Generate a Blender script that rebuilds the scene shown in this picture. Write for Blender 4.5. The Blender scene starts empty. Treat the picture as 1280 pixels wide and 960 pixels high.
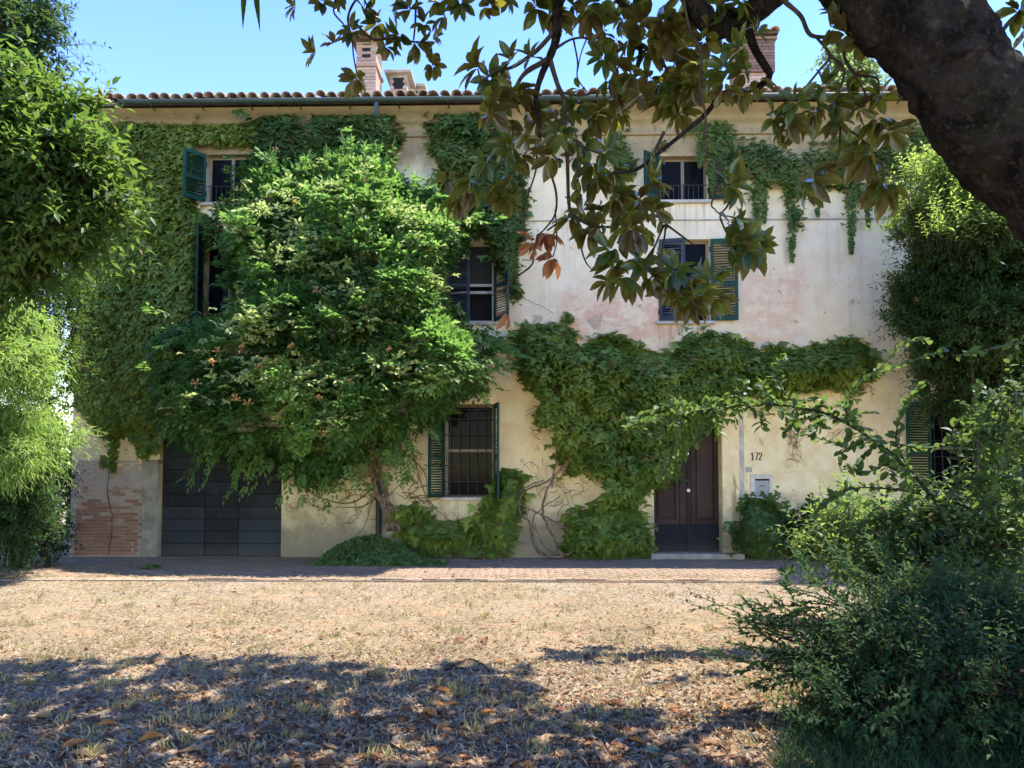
import bpy, bmesh, math, random
import numpy as np
from mathutils import Vector, Matrix

S = bpy.context.scene
COL = S.collection
R = math.radians

# ---------------------------------------------------------------- camera, sky, sun, exposure
FPX, CXP, CYP = 931.0, 640.0, 555.0          # focal length and optical centre, in pixels of the 1280 x 960 photograph
TILT, YAW = R(2.4), R(1.1)
CAM = np.array((0.0, -14.3, 1.6))
cam = bpy.data.cameras.new('camera')
camo = bpy.data.objects.new('camera', cam)
COL.objects.link(camo)
camo.location = CAM
camo.rotation_euler = (math.pi / 2 + TILT, 0, YAW)
cam.sensor_width = 36.0
cam.lens = FPX / 1280 * 36
cam.shift_y = (CYP - 480) / 1280
cam.clip_start = 0.05
cam.clip_end = 2000
S.camera = camo

SUN = Vector((0.38, 0.13, 1.0)).normalized()
world = bpy.data.worlds.new('World')
S.world = world
world.use_nodes = True
wn = world.node_tree
sky = wn.nodes.new('ShaderNodeTexSky')
sky.sky_type = 'NISHITA'
sky.sun_disc = False
sky.sun_elevation = math.asin(SUN.z)
sky.sun_rotation = math.atan2(SUN.x, SUN.y)
sky.air_density = 1.0
sky.dust_density = 0.0
sky.ozone_density = 1.0
wn.nodes['Background'].inputs[1].default_value = 0.15
hs = wn.nodes.new('ShaderNodeHueSaturation'); hs.inputs['Saturation'].default_value = 1.34; hs.inputs['Hue'].default_value = .528; hs.inputs['Value'].default_value = 1.0
wn.links.new(sky.outputs[0], hs.inputs['Color']); wb = wn.nodes.new('ShaderNodeMix'); wb.data_type = 'RGBA'; wb.blend_type = 'MULTIPLY'; wb.inputs[0].default_value = 1; wb.inputs[7].default_value = (.83, .755, .58, 1)
wn.links.new(hs.outputs[0], wb.inputs[6]); wn.links.new(wb.outputs[2], wn.nodes['Background'].inputs[0])
sun = bpy.data.lights.new('sun', 'SUN')
sun.energy = 2.0
sun.angle = R(0.5)
sun.color = (1.0, 0.94, 0.84)
suno = bpy.data.objects.new('sun', sun)
COL.objects.link(suno)
suno.rotation_euler = SUN.to_track_quat('Z', 'Y').to_euler()
suno.location = (6, 3, 20)
S.view_settings.view_transform = 'Standard'
S.view_settings.look = 'None'
S.view_settings.gamma = 1
S.view_settings.exposure = 2.78

# ---------------------------------------------------------------- pixel -> place
_M = np.array(Matrix.Rotation(YAW, 3, 'Z') @ Matrix.Rotation(math.pi / 2 + TILT, 3, 'X'))
def ray(px, py):
    px, py = np.asarray(px, float), np.asarray(py, float)
    d = np.stack([(px - CXP) / FPX, (CYP - py) / FPX, -np.ones_like(px)], -1)
    return d @ _M.T
def at(px, py, Y):                       # the point at world depth Y seen at a pixel of the photograph
    d = ray(px, py)
    t = (np.asarray(Y, float) - CAM[1]) / d[..., 1]
    return CAM + d * t[..., None]
def dep(px, py, D):                      # the same, by metres in front of the camera
    return at(px, py, np.asarray(D, float) + CAM[1])
def fx(px, py=450.0, Y=0.0): return float(at(px, py, Y)[0])
def fz(py, px=640.0, Y=0.0): return float(at(px, py, Y)[2])
def gnd(px, py):
    d = ray(px, py)
    t = -CAM[2] / d[..., 2]
    return CAM + d * t[..., None]

# ---------------------------------------------------------------- noise and random helpers
rng = np.random.default_rng(11)
_T = rng.random((64, 64, 64))
def vnoise(P, freq=1.0, seed=0):
    P = np.asarray(P, float) * freq + seed * 7.31 + 100.0
    i = np.floor(P).astype(int); f = P - i; f = f * f * (3 - 2 * f)
    o = 0
    for dx in (0, 1):
        for dy in (0, 1):
            for dz in (0, 1):
                w = (f[..., 0] if dx else 1 - f[..., 0]) * (f[..., 1] if dy else 1 - f[..., 1]) * (f[..., 2] if dz else 1 - f[..., 2])
                o = o + w * _T[(i[..., 0] + dx) % 64, (i[..., 1] + dy) % 64, (i[..., 2] + dz) % 64]
    return o
def fbm(P, freq=1.0, seed=0):
    return (vnoise(P, freq, seed) + .5 * vnoise(P, freq * 2.1, seed + 1) + .25 * vnoise(P, freq * 4.3, seed + 2)) / 1.75
def unit(v): return v / np.maximum(np.linalg.norm(v, axis=-1, keepdims=True), 1e-9)
def rvec(n): return unit(rng.normal(size=(n, 3)))
def sstep(x, a, b):
    t = np.clip((x - a) / (b - a), 0, 1); return t * t * (3 - 2 * t)
def inpoly(px, py, poly):
    c = np.zeros(px.shape, bool); j = len(poly) - 1
    for i in range(len(poly)):
        xi, yi = poly[i]; xj, yj = poly[j]
        if yi != yj:
            c ^= ((yi > py) != (yj > py)) & (px < (xj - xi) * (py - yi) / (yj - yi) + xi)
        j = i
    return c
def pdist(px, py, poly):
    d = np.full(px.shape, 1e9); n = len(poly)
    for i in range(n):
        a, b = np.array(poly[i], float), np.array(poly[(i + 1) % n], float)
        ab = b - a
        t = np.clip(((px - a[0]) * ab[0] + (py - a[1]) * ab[1]) / (ab @ ab + 1e-9), 0, 1)
        d = np.minimum(d, np.hypot(px - a[0] - t * ab[0], py - a[1] - t * ab[1]))
    return d
def sample_poly(poly, n):
    P = np.array(poly, float); lo, hi = P.min(0), P.max(0)
    out = np.zeros((0, 2))
    while len(out) < n:
        q = lo + rng.random((n * 2, 2)) * (hi - lo)
        out = np.concatenate([out, q[inpoly(q[:, 0], q[:, 1], poly)]])
    return out[:n, 0], out[:n, 1]

# ---------------------------------------------------------------- mesh helpers
def np_mesh(name, V, F, mat=None, tint=None, smooth=False):
    V = np.asarray(V, np.float32).reshape(-1, 3); F = np.asarray(F, np.int32)
    m, k = F.shape
    me = bpy.data.meshes.new(name)
    me.vertices.add(len(V)); me.vertices.foreach_set('co', V.ravel())
    me.loops.add(m * k); me.loops.foreach_set('vertex_index', F.ravel())
    me.polygons.add(m)
    me.polygons.foreach_set('loop_start', np.arange(0, m * k, k, dtype=np.int32))
    if smooth: me.polygons.foreach_set('use_smooth', np.ones(m, bool))
    me.update(calc_edges=True)
    if tint is not None:
        a = me.attributes.new('tint', 'FLOAT', 'POINT'); a.data.foreach_set('value', np.asarray(tint, np.float32))
    if mat: me.materials.append(mat)
    return me
def link(name, me, parent=None, loc=None, rot=None):
    o = bpy.data.objects.new(name, me); COL.objects.link(o)
    if parent: o.parent = parent
    if loc is not None: o.location = loc
    if rot is not None: o.rotation_euler = rot
    return o
def tag(o, label, cat, group=None, kind=None):
    if label: o['label'] = label
    if cat: o['category'] = cat
    if group: o['group'] = group
    if kind: o['kind'] = kind
    return o
def empty(name, loc, label, cat, group=None):
    o = bpy.data.objects.new(name, None); COL.objects.link(o); o.location = loc; o.empty_display_size = .2
    return tag(o, label, cat, group)
def child_at_world(o, root):             # children here are modelled in world coordinates under an empty that stands elsewhere
    o.parent = root
    o.location = Vector(o.location) - root.location
    return o

class MB:                                # collects simple solids into ONE mesh
    def __init__(s): s.bm = bmesh.new()
    def box(s, x0, x1, y0, y1, z0, z1, bev=0.0, M=None):
        v = [s.bm.verts.new((x, y, z)) for z in (z0, z1) for y in (y0, y1) for x in (x0, x1)]
        fs = [s.bm.faces.new([v[i] for i in q]) for q in ((0, 2, 3, 1), (4, 5, 7, 6), (0, 1, 5, 4), (2, 6, 7, 3), (0, 4, 6, 2), (1, 3, 7, 5))]
        if bev:
            es = list({e for f in fs for e in f.edges})
            r = bmesh.ops.bevel(s.bm, geom=es, offset=bev, segments=1, affect='EDGES')
            v = list({x for f in r['faces'] for x in f.verts} | {x for x in v if x.is_valid})
        if M is not None: bmesh.ops.transform(s.bm, matrix=M, verts=v)
        return s
    def cyl(s, p0, p1, r0, r1=None, n=10):
        p0, p1 = Vector(p0), Vector(p1); d = p1 - p0
        M = Matrix.Translation((p0 + p1) / 2) @ d.to_track_quat('Z', 'Y').to_matrix().to_4x4()
        bmesh.ops.create_cone(s.bm, cap_ends=True, segments=n, radius1=r0, radius2=r0 if r1 is None else r1, depth=d.length, matrix=M)
        return s
    def quad(s, *p):
        s.bm.faces.new([s.bm.verts.new(q) for q in p]); return s
    def build(s, name, mat, parent=None, loc=None, rot=None, smooth=False):
        bmesh.ops.recalc_face_normals(s.bm, faces=s.bm.faces)
        me = bpy.data.meshes.new(name); s.bm.to_mesh(me); s.bm.free()
        if mat: me.materials.append(mat)
        if smooth: me.polygons.foreach_set('use_smooth', np.ones(len(me.polygons), bool))
        return link(name, me, parent, loc, rot)

def spline(P, n):
    P = np.asarray(P, float)
    if len(P) == 2:
        t = np.linspace(0, 1, n)[:, None]; return P[0] * (1 - t) + P[1] * t
    Q = np.concatenate([[2 * P[0] - P[1]], P, [2 * P[-1] - P[-2]]])
    u = np.linspace(0, len(P) - 1 - 1e-6, n); i = u.astype(int); t = (u - i)[:, None]
    a, b, c, d = Q[i], Q[i + 1], Q[i + 2], Q[i + 3]
    return .5 * ((2 * b) + (c - a) * t + (2 * a - 5 * b + 4 * c - d) * t * t + (3 * b - a - 3 * c + d) * t ** 3)
class Tubes:                             # many tapered tubes as one mesh
    def __init__(s): s.V, s.F, s.n, s.tris = [], [], 0, 0
    def add(s, P, r, sides=6, rough=0.0, seed=0):
        P = np.asarray(P, float); m = len(P); r = np.broadcast_to(np.asarray(r, float), (m,)) if np.ndim(r) == 0 else np.asarray(r, float)
        if len(r) != m: r = np.interp(np.linspace(0, 1, m), np.linspace(0, 1, len(r)), r)
        T = unit(np.gradient(P, axis=0))
        ref = np.array((0.31, 0.17, 0.93)) if abs(T[0, 2]) < .9 else np.array((1., .2, .1))
        A = unit(np.cross(T, ref)); B = np.cross(T, A)
        th = np.arange(sides) / sides * 2 * np.pi
        ring = A[:, None] * np.cos(th)[None, :, None] + B[:, None] * np.sin(th)[None, :, None]
        rr = r[:, None] * np.ones(sides)
        if rough:
            base = P[:, None] + ring * r[:, None, None]
            rr = rr * (1 + rough * (fbm(base, 5, seed) - .5) * 2 + rough * .5 * (vnoise(base, 22, seed + 3) - .5) * 2)
        V = P[:, None] + ring * rr[..., None]
        s.V.append(V.reshape(-1, 3))
        i = np.arange(m - 1)[:, None] * sides; j = np.arange(sides)[None]; k = (j + 1) % sides
        F = np.stack([i + j, i + k, i + k + sides, i + j + sides], -1).reshape(-1, 4) + s.n
        s.F.append(F); s.n += m * sides
        return s
    def build(s, name, mat, parent=None):
        return link(name, np_mesh(name, np.concatenate(s.V), np.concatenate(s.F), mat, smooth=True), parent)

# leaf templates: x across, y along, z off the blade
def T_(v, f): return np.array(v, float), np.array(f, int)
LEAF4 = T_([(0, 0, 0), (.5, .42, .09), (0, 1, -.10), (-.5, .42, .09), (0, .5, 0)], [(0, 1, 4), (1, 2, 4), (2, 3, 4), (3, 0, 4)])
LEAF2 = T_([(0, 0, 0), (.5, .45, .0), (0, 1, -.12), (-.5, .45, .0)], [(0, 1, 2), (0, 2, 3)])
PALM7 = T_([(0, 0, 0), (.42, -.08, .02), (.55, .38, .06), (.24, .42, .0), (0, 1, -.16), (-.24, .42, 0), (-.55, .38, .06), (-.42, -.08, .02), (0, .35, .06)],
           [(8, 0, 1), (8, 1, 2), (8, 2, 3), (8, 3, 4), (8, 4, 5), (8, 5, 6), (8, 6, 7), (8, 7, 0)])
IVYT = T_([(0, 0, -.16), (.40, -.04, -.14), (.56, .34, .05), (.26, .44, .08), (0, 1, -.04), (-.26, .44, .08), (-.56, .34, .05), (-.40, -.04, -.14), (0, .32, .10)],
           [(8, 0, 1), (8, 1, 2), (8, 2, 3), (8, 3, 4), (8, 4, 5), (8, 5, 6), (8, 6, 7), (8, 7, 0)])
def elliptic(rows=((0, .04), (.2, .34), (.5, .5), (.78, .36), (1, 0.02)), cup=.10, bend=.18):
    v, f = [], []
    for y, w in rows:
        z = -bend * y * y
        v += [(-w, y, z + cup * w * 2), (0, y, z), (w, y, z + cup * w * 2)]
    for i in range(len(rows) - 1):
        a = i * 3
        f += [(a, a + 1, a + 4), (a, a + 4, a + 3), (a + 1, a + 2, a + 5), (a + 1, a + 5, a + 4)]
    return T_(v, f)
ELL = elliptic()
def scatter(tpl, C, U, N, w, l, tint, zs=1.0):
    tv, tf = tpl
    C = np.asarray(C, float); n = len(C)
    U = unit(U); Rr = unit(np.cross(U, N)); N = np.cross(Rr, U)
    w = np.broadcast_to(w, (n,)); l = np.broadcast_to(l, (n,))
    V = (C[:, None] + tv[None, :, 0, None] * (w[:, None, None] * Rr[:, None]) + tv[None, :, 1, None] * (l[:, None, None] * U[:, None])
         + tv[None, :, 2, None] * (l[:, None, None] * zs * N[:, None]))
    F = tf[None] + (np.arange(n) * len(tv))[:, None, None]
    return V.reshape(-1, 3), F.reshape(-1, 3), np.repeat(np.broadcast_to(tint, (n,)), len(tv))
class Leaves:
    def __init__(s): s.p = []
    def add(s, *a, **k): s.p.append(scatter(*a, **k)); return s
    def build(s, name, mat, parent=None, kind='stuff'):
        V, F, t, n = [], [], [], 0
        for v, f, q in s.p: V.append(v); F.append(f + n); t.append(q); n += len(v)
        o = link(name, np_mesh(name, np.concatenate(V), np.concatenate(F), mat, np.concatenate(t)), parent)
        if kind: o['kind'] = kind
        return o

# ---------------------------------------------------------------- material helpers
class G:
    def __init__(s, name):
        s.m = bpy.data.materials.new(name); s.m.use_nodes = True; s.t = s.m.node_tree
        s.b = s.t.nodes['Principled BSDF']; s.out = s.t.nodes['Material Output']
    def n(s, typ, ins=None, out=0, **props):
        nd = s.t.nodes.new('ShaderNode' + typ)
        for k, v in props.items(): setattr(nd, k, v)
        for k, v in (ins or {}).items(): s.set(nd.inputs[k], v)
        return nd.outputs[out]
    def set(s, inp, v):
        if isinstance(v, bpy.types.NodeSocket): s.t.links.new(v, inp)
        else: inp.default_value = (*v, 1) if isinstance(v, tuple) and len(v) == 3 and inp.type == 'RGBA' else v
    def co(s, which='Object'): return s.n('TexCoord', out=which)
    def noise(s, vec, scale, detail=4, rough=.6, dist=0.0): return s.n('TexNoise', {'Vector': vec, 'Scale': scale, 'Detail': detail, 'Roughness': rough, 'Distortion': dist})
    def math(s, op, a, b=0.0): return s.n('Math', {0: a, 1: b}, operation=op)
    def mr(s, v, a, b, c=0.0, d=1.0): return s.n('MapRange', {0: v, 1: a, 2: b, 3: c, 4: d}, interpolation_type='SMOOTHSTEP')
    def mix(s, f, a, b, blend='MIX'):
        nd = s.t.nodes.new('ShaderNodeMix'); nd.data_type = 'RGBA'; nd.blend_type = blend
        s.set(nd.inputs[0], f); s.set(nd.inputs[6], a); s.set(nd.inputs[7], b); return nd.outputs[2]
    def scale(s, vec, sc): return s.n('Mapping', {'Vector': vec, 'Scale': sc})
    def bump(s, h, strength=.3, dist=.01, nrm=None):
        i = {'Height': h, 'Strength': strength, 'Distance': dist}
        if nrm is not None: i['Normal'] = nrm
        return s.n('Bump', i)
    def fin(s, col, rough=.85, bump=None, spec=.3, metal=0.0):
        s.set(s.b.inputs['Base Color'], col); s.set(s.b.inputs['Roughness'], rough); s.set(s.b.inputs['Specular IOR Level'], spec); s.set(s.b.inputs['Metallic'], metal)
        if bump is not None: s.set(s.b.inputs['Normal'], bump)
        return s.m

def leaf_mat(name, dark, light, trans, tw=.35, rough=.45, spec=.35, under=None):
    g = G(name)
    t = g.n('Attribute', out='Fac', attribute_name='tint')
    nz = g.noise(g.co(), 9.0, 2)
    f = g.math('ADD', t, g.math('MULTIPLY', g.math('SUBTRACT', nz, .5), .35))
    c = g.mix(f, dark, light)
    c = g.mix(g.mr(t, 1.35, 1.45), c, (.21, .115, .05))
    ct = g.mix(f, trans, tuple(min(1, x * 1.5) for x in trans))
    if under is not None:
        back = g.n('NewGeometry', out='Backfacing')
        c = g.mix(back, c, under)
    g.fin(c, rough + .08, None, spec * .5)
    tr = g.n('BsdfTranslucent', {'Color': ct})
    mx = g.n('MixShader', {0: tw, 1: g.b.outputs[0], 2: tr})
    g.t.links.new(mx, g.out.inputs[0])
    return g.m
def plain(name, col, rough=.6, var=.15, nscale=8.0, spec=.3, bump=.0, metal=0.0, bdist=.004):
    g = G(name); co = g.co()
    nz = g.noise(co, nscale, 6)
    c = g.mix(g.mr(nz, .3, .7), tuple(x * (1 - var) for x in col), tuple(min(1, x * (1 + var)) for x in col))
    return g.fin(c, rough, g.bump(g.noise(co, nscale * 6, 5), bump, bdist) if bump else None, spec, metal)

# ---------------------------------------------------------------- materials of the setting and the house
def ground_mat():
    g = G('dry_ground'); co = g.co(); y = g.n('SeparateXYZ', {0: co}, out=1); x = g.n('SeparateXYZ', {0: co}, out=0)
    big = g.noise(co, .55, 5); mid = g.noise(co, 2.6, 6); fine = g.noise(g.scale(co, (1, .8, 1)), 34, 6, .7); vf = g.noise(co, 140, 3, .7)
    straw = g.mix(fine, (.175, .136, .082), (.33, .262, .162))
    straw = g.mix(g.mr(mid, .45, .7), straw, (.36, .22, .13))
    vor = g.n('TexVoronoi', {'Vector': co, 'Scale': 75}, out='Color')
    gv = g.n('SeparateColor', {0: vor}, out=0)
    grav = g.mix(gv, (.155, .115, .072), (.40, .315, .21))
    grav = g.mix(g.mr(mid, .4, .65), grav, (.30, .23, .16))
    yy = g.math('ADD', y, g.math('MULTIPLY', g.math('SUBTRACT', big, .5), 7.0))
    f = g.math('MULTIPLY', g.mr(yy, -7.2, -9.5, 0, 1), g.mr(g.noise(co, 1.3, 4), .35, .6, .25, 1))
    f2 = g.math('MULTIPLY', g.mr(y, -6.6, -3.6), g.mr(big, .4, .6, .2, .75))
    col = g.mix(f, straw, grav)
    col = g.mix(f2, col, g.mix(gv, (.19, .16, .13), (.40, .34, .275)))
    col = g.mix(g.math('MULTIPLY', g.mr(g.noise(g.scale(co, (.7, 1.2, 1)), .75, 7, .65, .4), .52, .66), .55), col, g.mix(fine, (.15, .105, .065), (.30, .225, .15)))
    green = g.math('MULTIPLY', g.mr(g.noise(g.scale(co, (1, 1.6, 1)), .9, 5), .58, .7), .5)
    col = g.mix(green, col, (.17, .18, .07))
    col = g.mix(g.mr(vf, .3, .55, .6, 0), col, (.13, .095, .06))
    h = g.math('ADD', g.math('MULTIPLY', fine, .7), g.math('MULTIPLY', gv, .4))
    return g.fin(col, .95, g.bump(h, .9, .02), .04)

def plaster_mat():
    g = G('old_plaster'); co = g.co(); xyz = g.t.nodes.new('ShaderNodeSeparateXYZ'); g.t.links.new(co, xyz.inputs[0]); x, z = xyz.outputs[0], xyz.outputs[2]
    n1 = g.noise(co, .7, 6); n2 = g.noise(co, 2.7, 8, .65); n3 = g.noise(co, 16, 8, .7); st = g.noise(g.scale(co, (5, 5, .35)), 1.6, 7, .65)
    def box(x0, x1, z0, z1, s=.35):
        a = g.math('MULTIPLY', g.mr(x, x0 - s, x0 + s), g.mr(x, x1 + s, x1 - s)); b = g.math('MULTIPLY', g.mr(z, z0 - s, z0 + s), g.mr(z, z1 + s, z1 - s))
        return g.math('MULTIPLY', a, b)
    c = g.mix(g.mr(n2, .35, .65), (.85, .705, .45), (.93, .81, .56))
    c = g.mix(g.math('MULTIPLY', g.mr(st, .5, .72), .32), c, (.50, .43, .31))
    zl = g.math('ADD', z, g.math('MULTIPLY', g.math('SUBTRACT', n1, .5), 2.0))
    c = g.mix(g.mr(zl, 4.6, 3.6), c, g.mix(g.mr(n2, .35, .65), (.78, .60, .33), (.88, .74, .47)))
    pink = g.math('ADD', g.math('ADD', box(.7, 2.9, 3.9, 5.2, .3), box(4.15, 5.35, 4.0, 5.6, .25)), g.math('MULTIPLY', box(-.6, 3, 4.0, 5.0, .5), .5))
    pk = g.math('MULTIPLY', pink, g.mr(g.noise(g.scale(co, (1, 1, 1.5)), 2.2, 10, .75), .39, .58))
    c = g.mix(g.math('MULTIPLY', pk, .68), c, g.mix(n3, (.74, .41, .25), (.80, .53, .36)))
    wh = g.math('MULTIPLY', box(2.6, 5.6, 3.6, 4.35, .3), g.mr(n2, .4, .6))
    c = g.mix(g.math('MULTIPLY', wh, .6), c, (.68, .68, .62))
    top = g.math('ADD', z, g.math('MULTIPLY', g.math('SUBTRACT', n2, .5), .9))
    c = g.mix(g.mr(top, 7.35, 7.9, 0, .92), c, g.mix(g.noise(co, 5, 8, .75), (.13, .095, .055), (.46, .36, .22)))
    # damp foot, stains, algae
    zd = g.math('ADD', z, g.math('MULTIPLY', g.math('SUBTRACT', n2, .5), 1.5))
    c = g.mix(g.mr(zd, 1.45, .25, 0, .9), c, g.mix(n3, (.20, .16, .11), (.34, .28, .19)))
    c = g.mix(g.math('MULTIPLY', g.math('MULTIPLY', box(3.9, 4.35, -.4, 2.6, .05), g.mr(g.math('ADD', z, g.math('MULTIPLY', g.math('SUBTRACT', g.noise(g.scale(co, (5, 5, 1.2)), 2.2, 6), .5), 2.2)), 1.5, 1.2)), .7), c, (.24, .17, .09))
    c = g.mix(g.math('MULTIPLY', g.mr(g.noise(co, 1.4, 7, .7), .56, .72), .3), c, (.42, .36, .24))
    c = g.mix(g.math('MULTIPLY', g.mr(n3, .58, .75), .25), c, (.33, .27, .19))
    # flaked patches where the upper coat is gone, and drips under the sills
    pn = g.noise(co, 1.9, 10, .68, .3)
    peel = g.math('MULTIPLY', g.mr(pn, .605, .625), g.mr(z, 7.2, 5.0, .35, 1))
    c = g.mix(g.math('MULTIPLY', peel, .7), c, g.mix(n3, (.40, .30, .18), (.58, .47, .32)))
    drip = None
    for k_ in ('w3', 'w4', 'w5', 'w6', 'w1'):
        o_ = OP[k_]; bx_ = g.math('MULTIPLY', box(o_[0] - .05, o_[1] + .05, o_[2] - 1.1, o_[2] - .02, .06), g.mr(z, o_[2] - 1.0, o_[2], 0, 1))
        drip = bx_ if drip is None else g.math('ADD', drip, bx_)
    c = g.mix(g.math('MULTIPLY', g.math('MULTIPLY', drip, g.mr(g.noise(g.scale(co, (9, 9, .3)), 1.5, 5), .45, .65)), .6), c, (.33, .27, .19))
    # peeled, brick showing mortar at the left foot
    mort = g.math('MULTIPLY', box(-8.9, -7.1, -.3, 1.75, .10), 1.0)
    c = g.mix(mort, c, g.mix(n2, (.36, .29, .24), (.60, .53, .46)))
    ck = g.n('TexVoronoi', {'Vector': g.n('Mapping', {'Vector': g.mix(.12, co, g.n('TexNoise', {'Vector': co, 'Scale': 3.0, 'Detail': 5.0}, out=1)), 'Scale': (1.3, 1.3, 1.0)}), 'Scale': 1.1}, feature='DISTANCE_TO_EDGE')
    crack = g.math('MULTIPLY', g.mr(ck, .008, .0), g.mr(n1, .45, .6))
    c = g.mix(g.math('MULTIPLY', crack, .25), c, (.22, .17, .12))
    h = g.math('SUBTRACT', g.math('ADD', g.math('MULTIPLY', n3, .6), g.math('MULTIPLY', n2, 1.2)), g.math('MULTIPLY', peel, .8))
    return g.fin(c, .95, g.bump(h, .7, .018), .05)

def brick_mat(name, ca, cb, wash=False):
    g = G(name); co = g.co(); rnd = g.n('ObjectInfo', out='Random')
    n = g.noise(co, 22, 6, .7)
    c = g.mix(rnd, ca, cb); c = g.mix(g.mr(n, .4, .75, 0, .5), c, tuple(x * .5 for x in ca))
    if name == 'paver_brick':
        p = g.n('NewGeometry', out='Position')
        c = g.mix(g.mr(g.noise(p, 1.1, 7, .7), .38, .58, .15, .8), c, g.mix(g.noise(p, 30, 5), (.15, .115, .08), (.29, .23, .165)))
    if wash:
        z = g.n('SeparateXYZ', {0: g.n('NewGeometry', out='Position')}, out=2)
        zz = g.math('ADD', z, g.math('MULTIPLY', g.math('SUBTRACT', rnd, .5), .9))
        zz = g.math('ADD', zz, g.math('MULTIPLY', g.math('SUBTRACT', g.noise(g.n('NewGeometry', out='Position'), 5, 6), .5), 1.2))
        c = g.mix(g.mr(zz, .85, 1.25, .12, .85), c, (.56, .46, .38))
    return g.fin(c, .92, g.bump(n, .5, .01), .15)

def tile_mat():
    g = G('roof_tile_clay'); co = g.co(); rnd = g.n('ObjectInfo', out='Random'); p = g.n('NewGeometry', out='Position')
    n = g.noise(p, 9, 6, .7); m = g.noise(p, 1.6, 3)
    c = g.mix(g.math('ADD', g.math('MULTIPLY', rnd, .5), g.math('MULTIPLY', m, .5)), (.30, .20, .145), (.58, .43, .33))
    c = g.mix(g.mr(n, .5, .7, 0, .75), c, (.40, .37, .33))
    return g.fin(c, .92, g.bump(n, .4, .01), .15)

def paint_mat(name, col, wear=.25, worn=(.30, .28, .24)):
    g = G(name); co = g.co(); p = g.n('NewGeometry', out='Position')
    n = g.noise(g.scale(p, (8, 8, 1.5)), 3.0, 7, .7); f = g.noise(p, 40, 5, .7)
    vv = g.math('ADD', g.math('MULTIPLY', g.noise(p, 1.7, 4), .7), g.math('MULTIPLY', g.n('ObjectInfo', out='Random'), .4))
    c = g.mix(g.mr(vv, .3, .8), tuple(x * .6 for x in col), tuple(min(1, x * 1.5) for x in col))
    zf = g.n('SeparateXYZ', {0: p}, out=2)
    c = g.mix(g.math('MULTIPLY', g.mr(g.math('ADD', zf, g.math('MULTIPLY', f, .5)), .62, .28), .22), c, (.20, .165, .125))
    c = g.mix(g.math('MULTIPLY', g.mr(n, .55, .75), wear), c, worn)
    return g.fin(c, .62, g.bump(f, .25, .003), .25)

def bark_mat():
    g = G('magnolia_bark'); p = g.co()
    n = g.noise(p, 8.0, 8, .7, .6); f = g.noise(g.scale(p, (1, 1, .7)), 46, 10, .8); v = g.n('TexVoronoi', {'Vector': g.scale(p, (1, 1, .45)), 'Scale': 30}, feature='DISTANCE_TO_EDGE')
    c = g.mix(g.mr(n, .35, .65), (.008, .006, .005), (.050, .040, .032))
    c = g.mix(g.mr(f, .52, .72, 0, .8), c, (.15, .125, .10))
    c = g.mix(g.math('MULTIPLY', g.mr(g.noise(p, 4.5, 6), .56, .7), .8), c, (.035, .042, .016))
    c = g.mix(g.mr(g.noise(p, 15, 8, .7), .55, .66, 0, .5), c, (.13, .112, .095))
    h = g.math('ADD', g.math('MULTIPLY', f, 1.0), g.math('MULTIPLY', v, .6))
    return g.fin(c, .95, g.bump(h, 1.0, .06), .1)

MAT = {}
MAT['ground'] = ground_mat()
MAT['brick'] = brick_mat('red_brick', (.33, .13, .085), (.47, .24, .16), True)
MAT['paver'] = brick_mat('paver_brick', (.25, .15, .10), (.36, .245, .17))
MAT['chimney'] = brick_mat('chimney_brick', (.42, .28, .21), (.60, .47, .38))
MAT['chimney_dark'] = brick_mat('dark_chimney_brick', (.17, .11, .09), (.28, .18, .14))
MAT['tile'] = tile_mat()
MAT['green'] = paint_mat('green_shutter_paint', (.009, .050, .033), .45, (.07, .12, .095))
MAT['dgreen'] = paint_mat('dark_green_shutter_paint', (.009, .044, .036))
MAT['slate'] = paint_mat('slate_blue_shutter_paint', (.055, .075, .10), .35, (.2, .21, .22))
MAT['gutter'] = plain('gutter_metal', (.05, .08, .076), .5, .2, 3, .4)
MAT['pipe'] = plain('downpipe_metal', (.028, .03, .032), .55, .3, 5, .35)
MAT['door'] = paint_mat('brown_door_paint', (.036, .021, .0165), .45, (.085, .06, .045))
MAT['doorlow'] = paint_mat('black_kickplate', (.014, .014, .018), .3, (.04, .04, .045))
MAT['garage'] = paint_mat('grey_garage_planks', (.024, .029, .036), .75, (.10, .09, .082))
MAT['frame'] = paint_mat('window_frame_wood', (.28, .22, .15), .5, (.14, .1, .07))
MAT['whiteframe'] = plain('pale_frame_paint', (.55, .53, .47), .6, .1)
MAT['iron'] = plain('iron_bar', (.035, .03, .028), .6, .3, 20, .4)
MAT['glass'] = plain('dark_window_glass', (.008, .009, .012), .06, .1, 2, .04)
MAT['screen'] = plain('insect_screen', (.05, .05, .052), .9, .1, 60, .1)
MAT['sill'] = plain('sill_stone', (.50, .46, .39), .9, .2, 6, .2, .4)
MAT['dust'] = plain('sandy_joint_dust', (.30, .235, .17), .95, .3, 6, .05, .5)
MAT['stone'] = plain('step_stone', (.32, .285, .235), .9, .25, 5, .2, .5)
MAT['concrete'] = plain('grey_cement', (.36, .33, .27), .95, .3, 3.5, .15, .6)
MAT['soffit'] = plain('eave_wood', (.12, .09, .065), .9, .4, 5, .2, .4)
MAT['white'] = plain('white_plaster_frame', (.60, .56, .48), .85, .12, 9, .2, .3)
MAT['boxmetal'] = plain('grey_letterbox_metal', (.30, .30, .29), .4, .12, 12, .5)
MAT['black'] = plain('black_lettering', (.012, .012, .012), .7, .3, 40)
MAT['brass'] = plain('nickel_lock', (.55, .52, .46), .35, .1, 10, .5, 0, .9)
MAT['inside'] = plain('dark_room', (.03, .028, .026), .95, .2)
MAT['bark'] = bark_mat()
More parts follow.
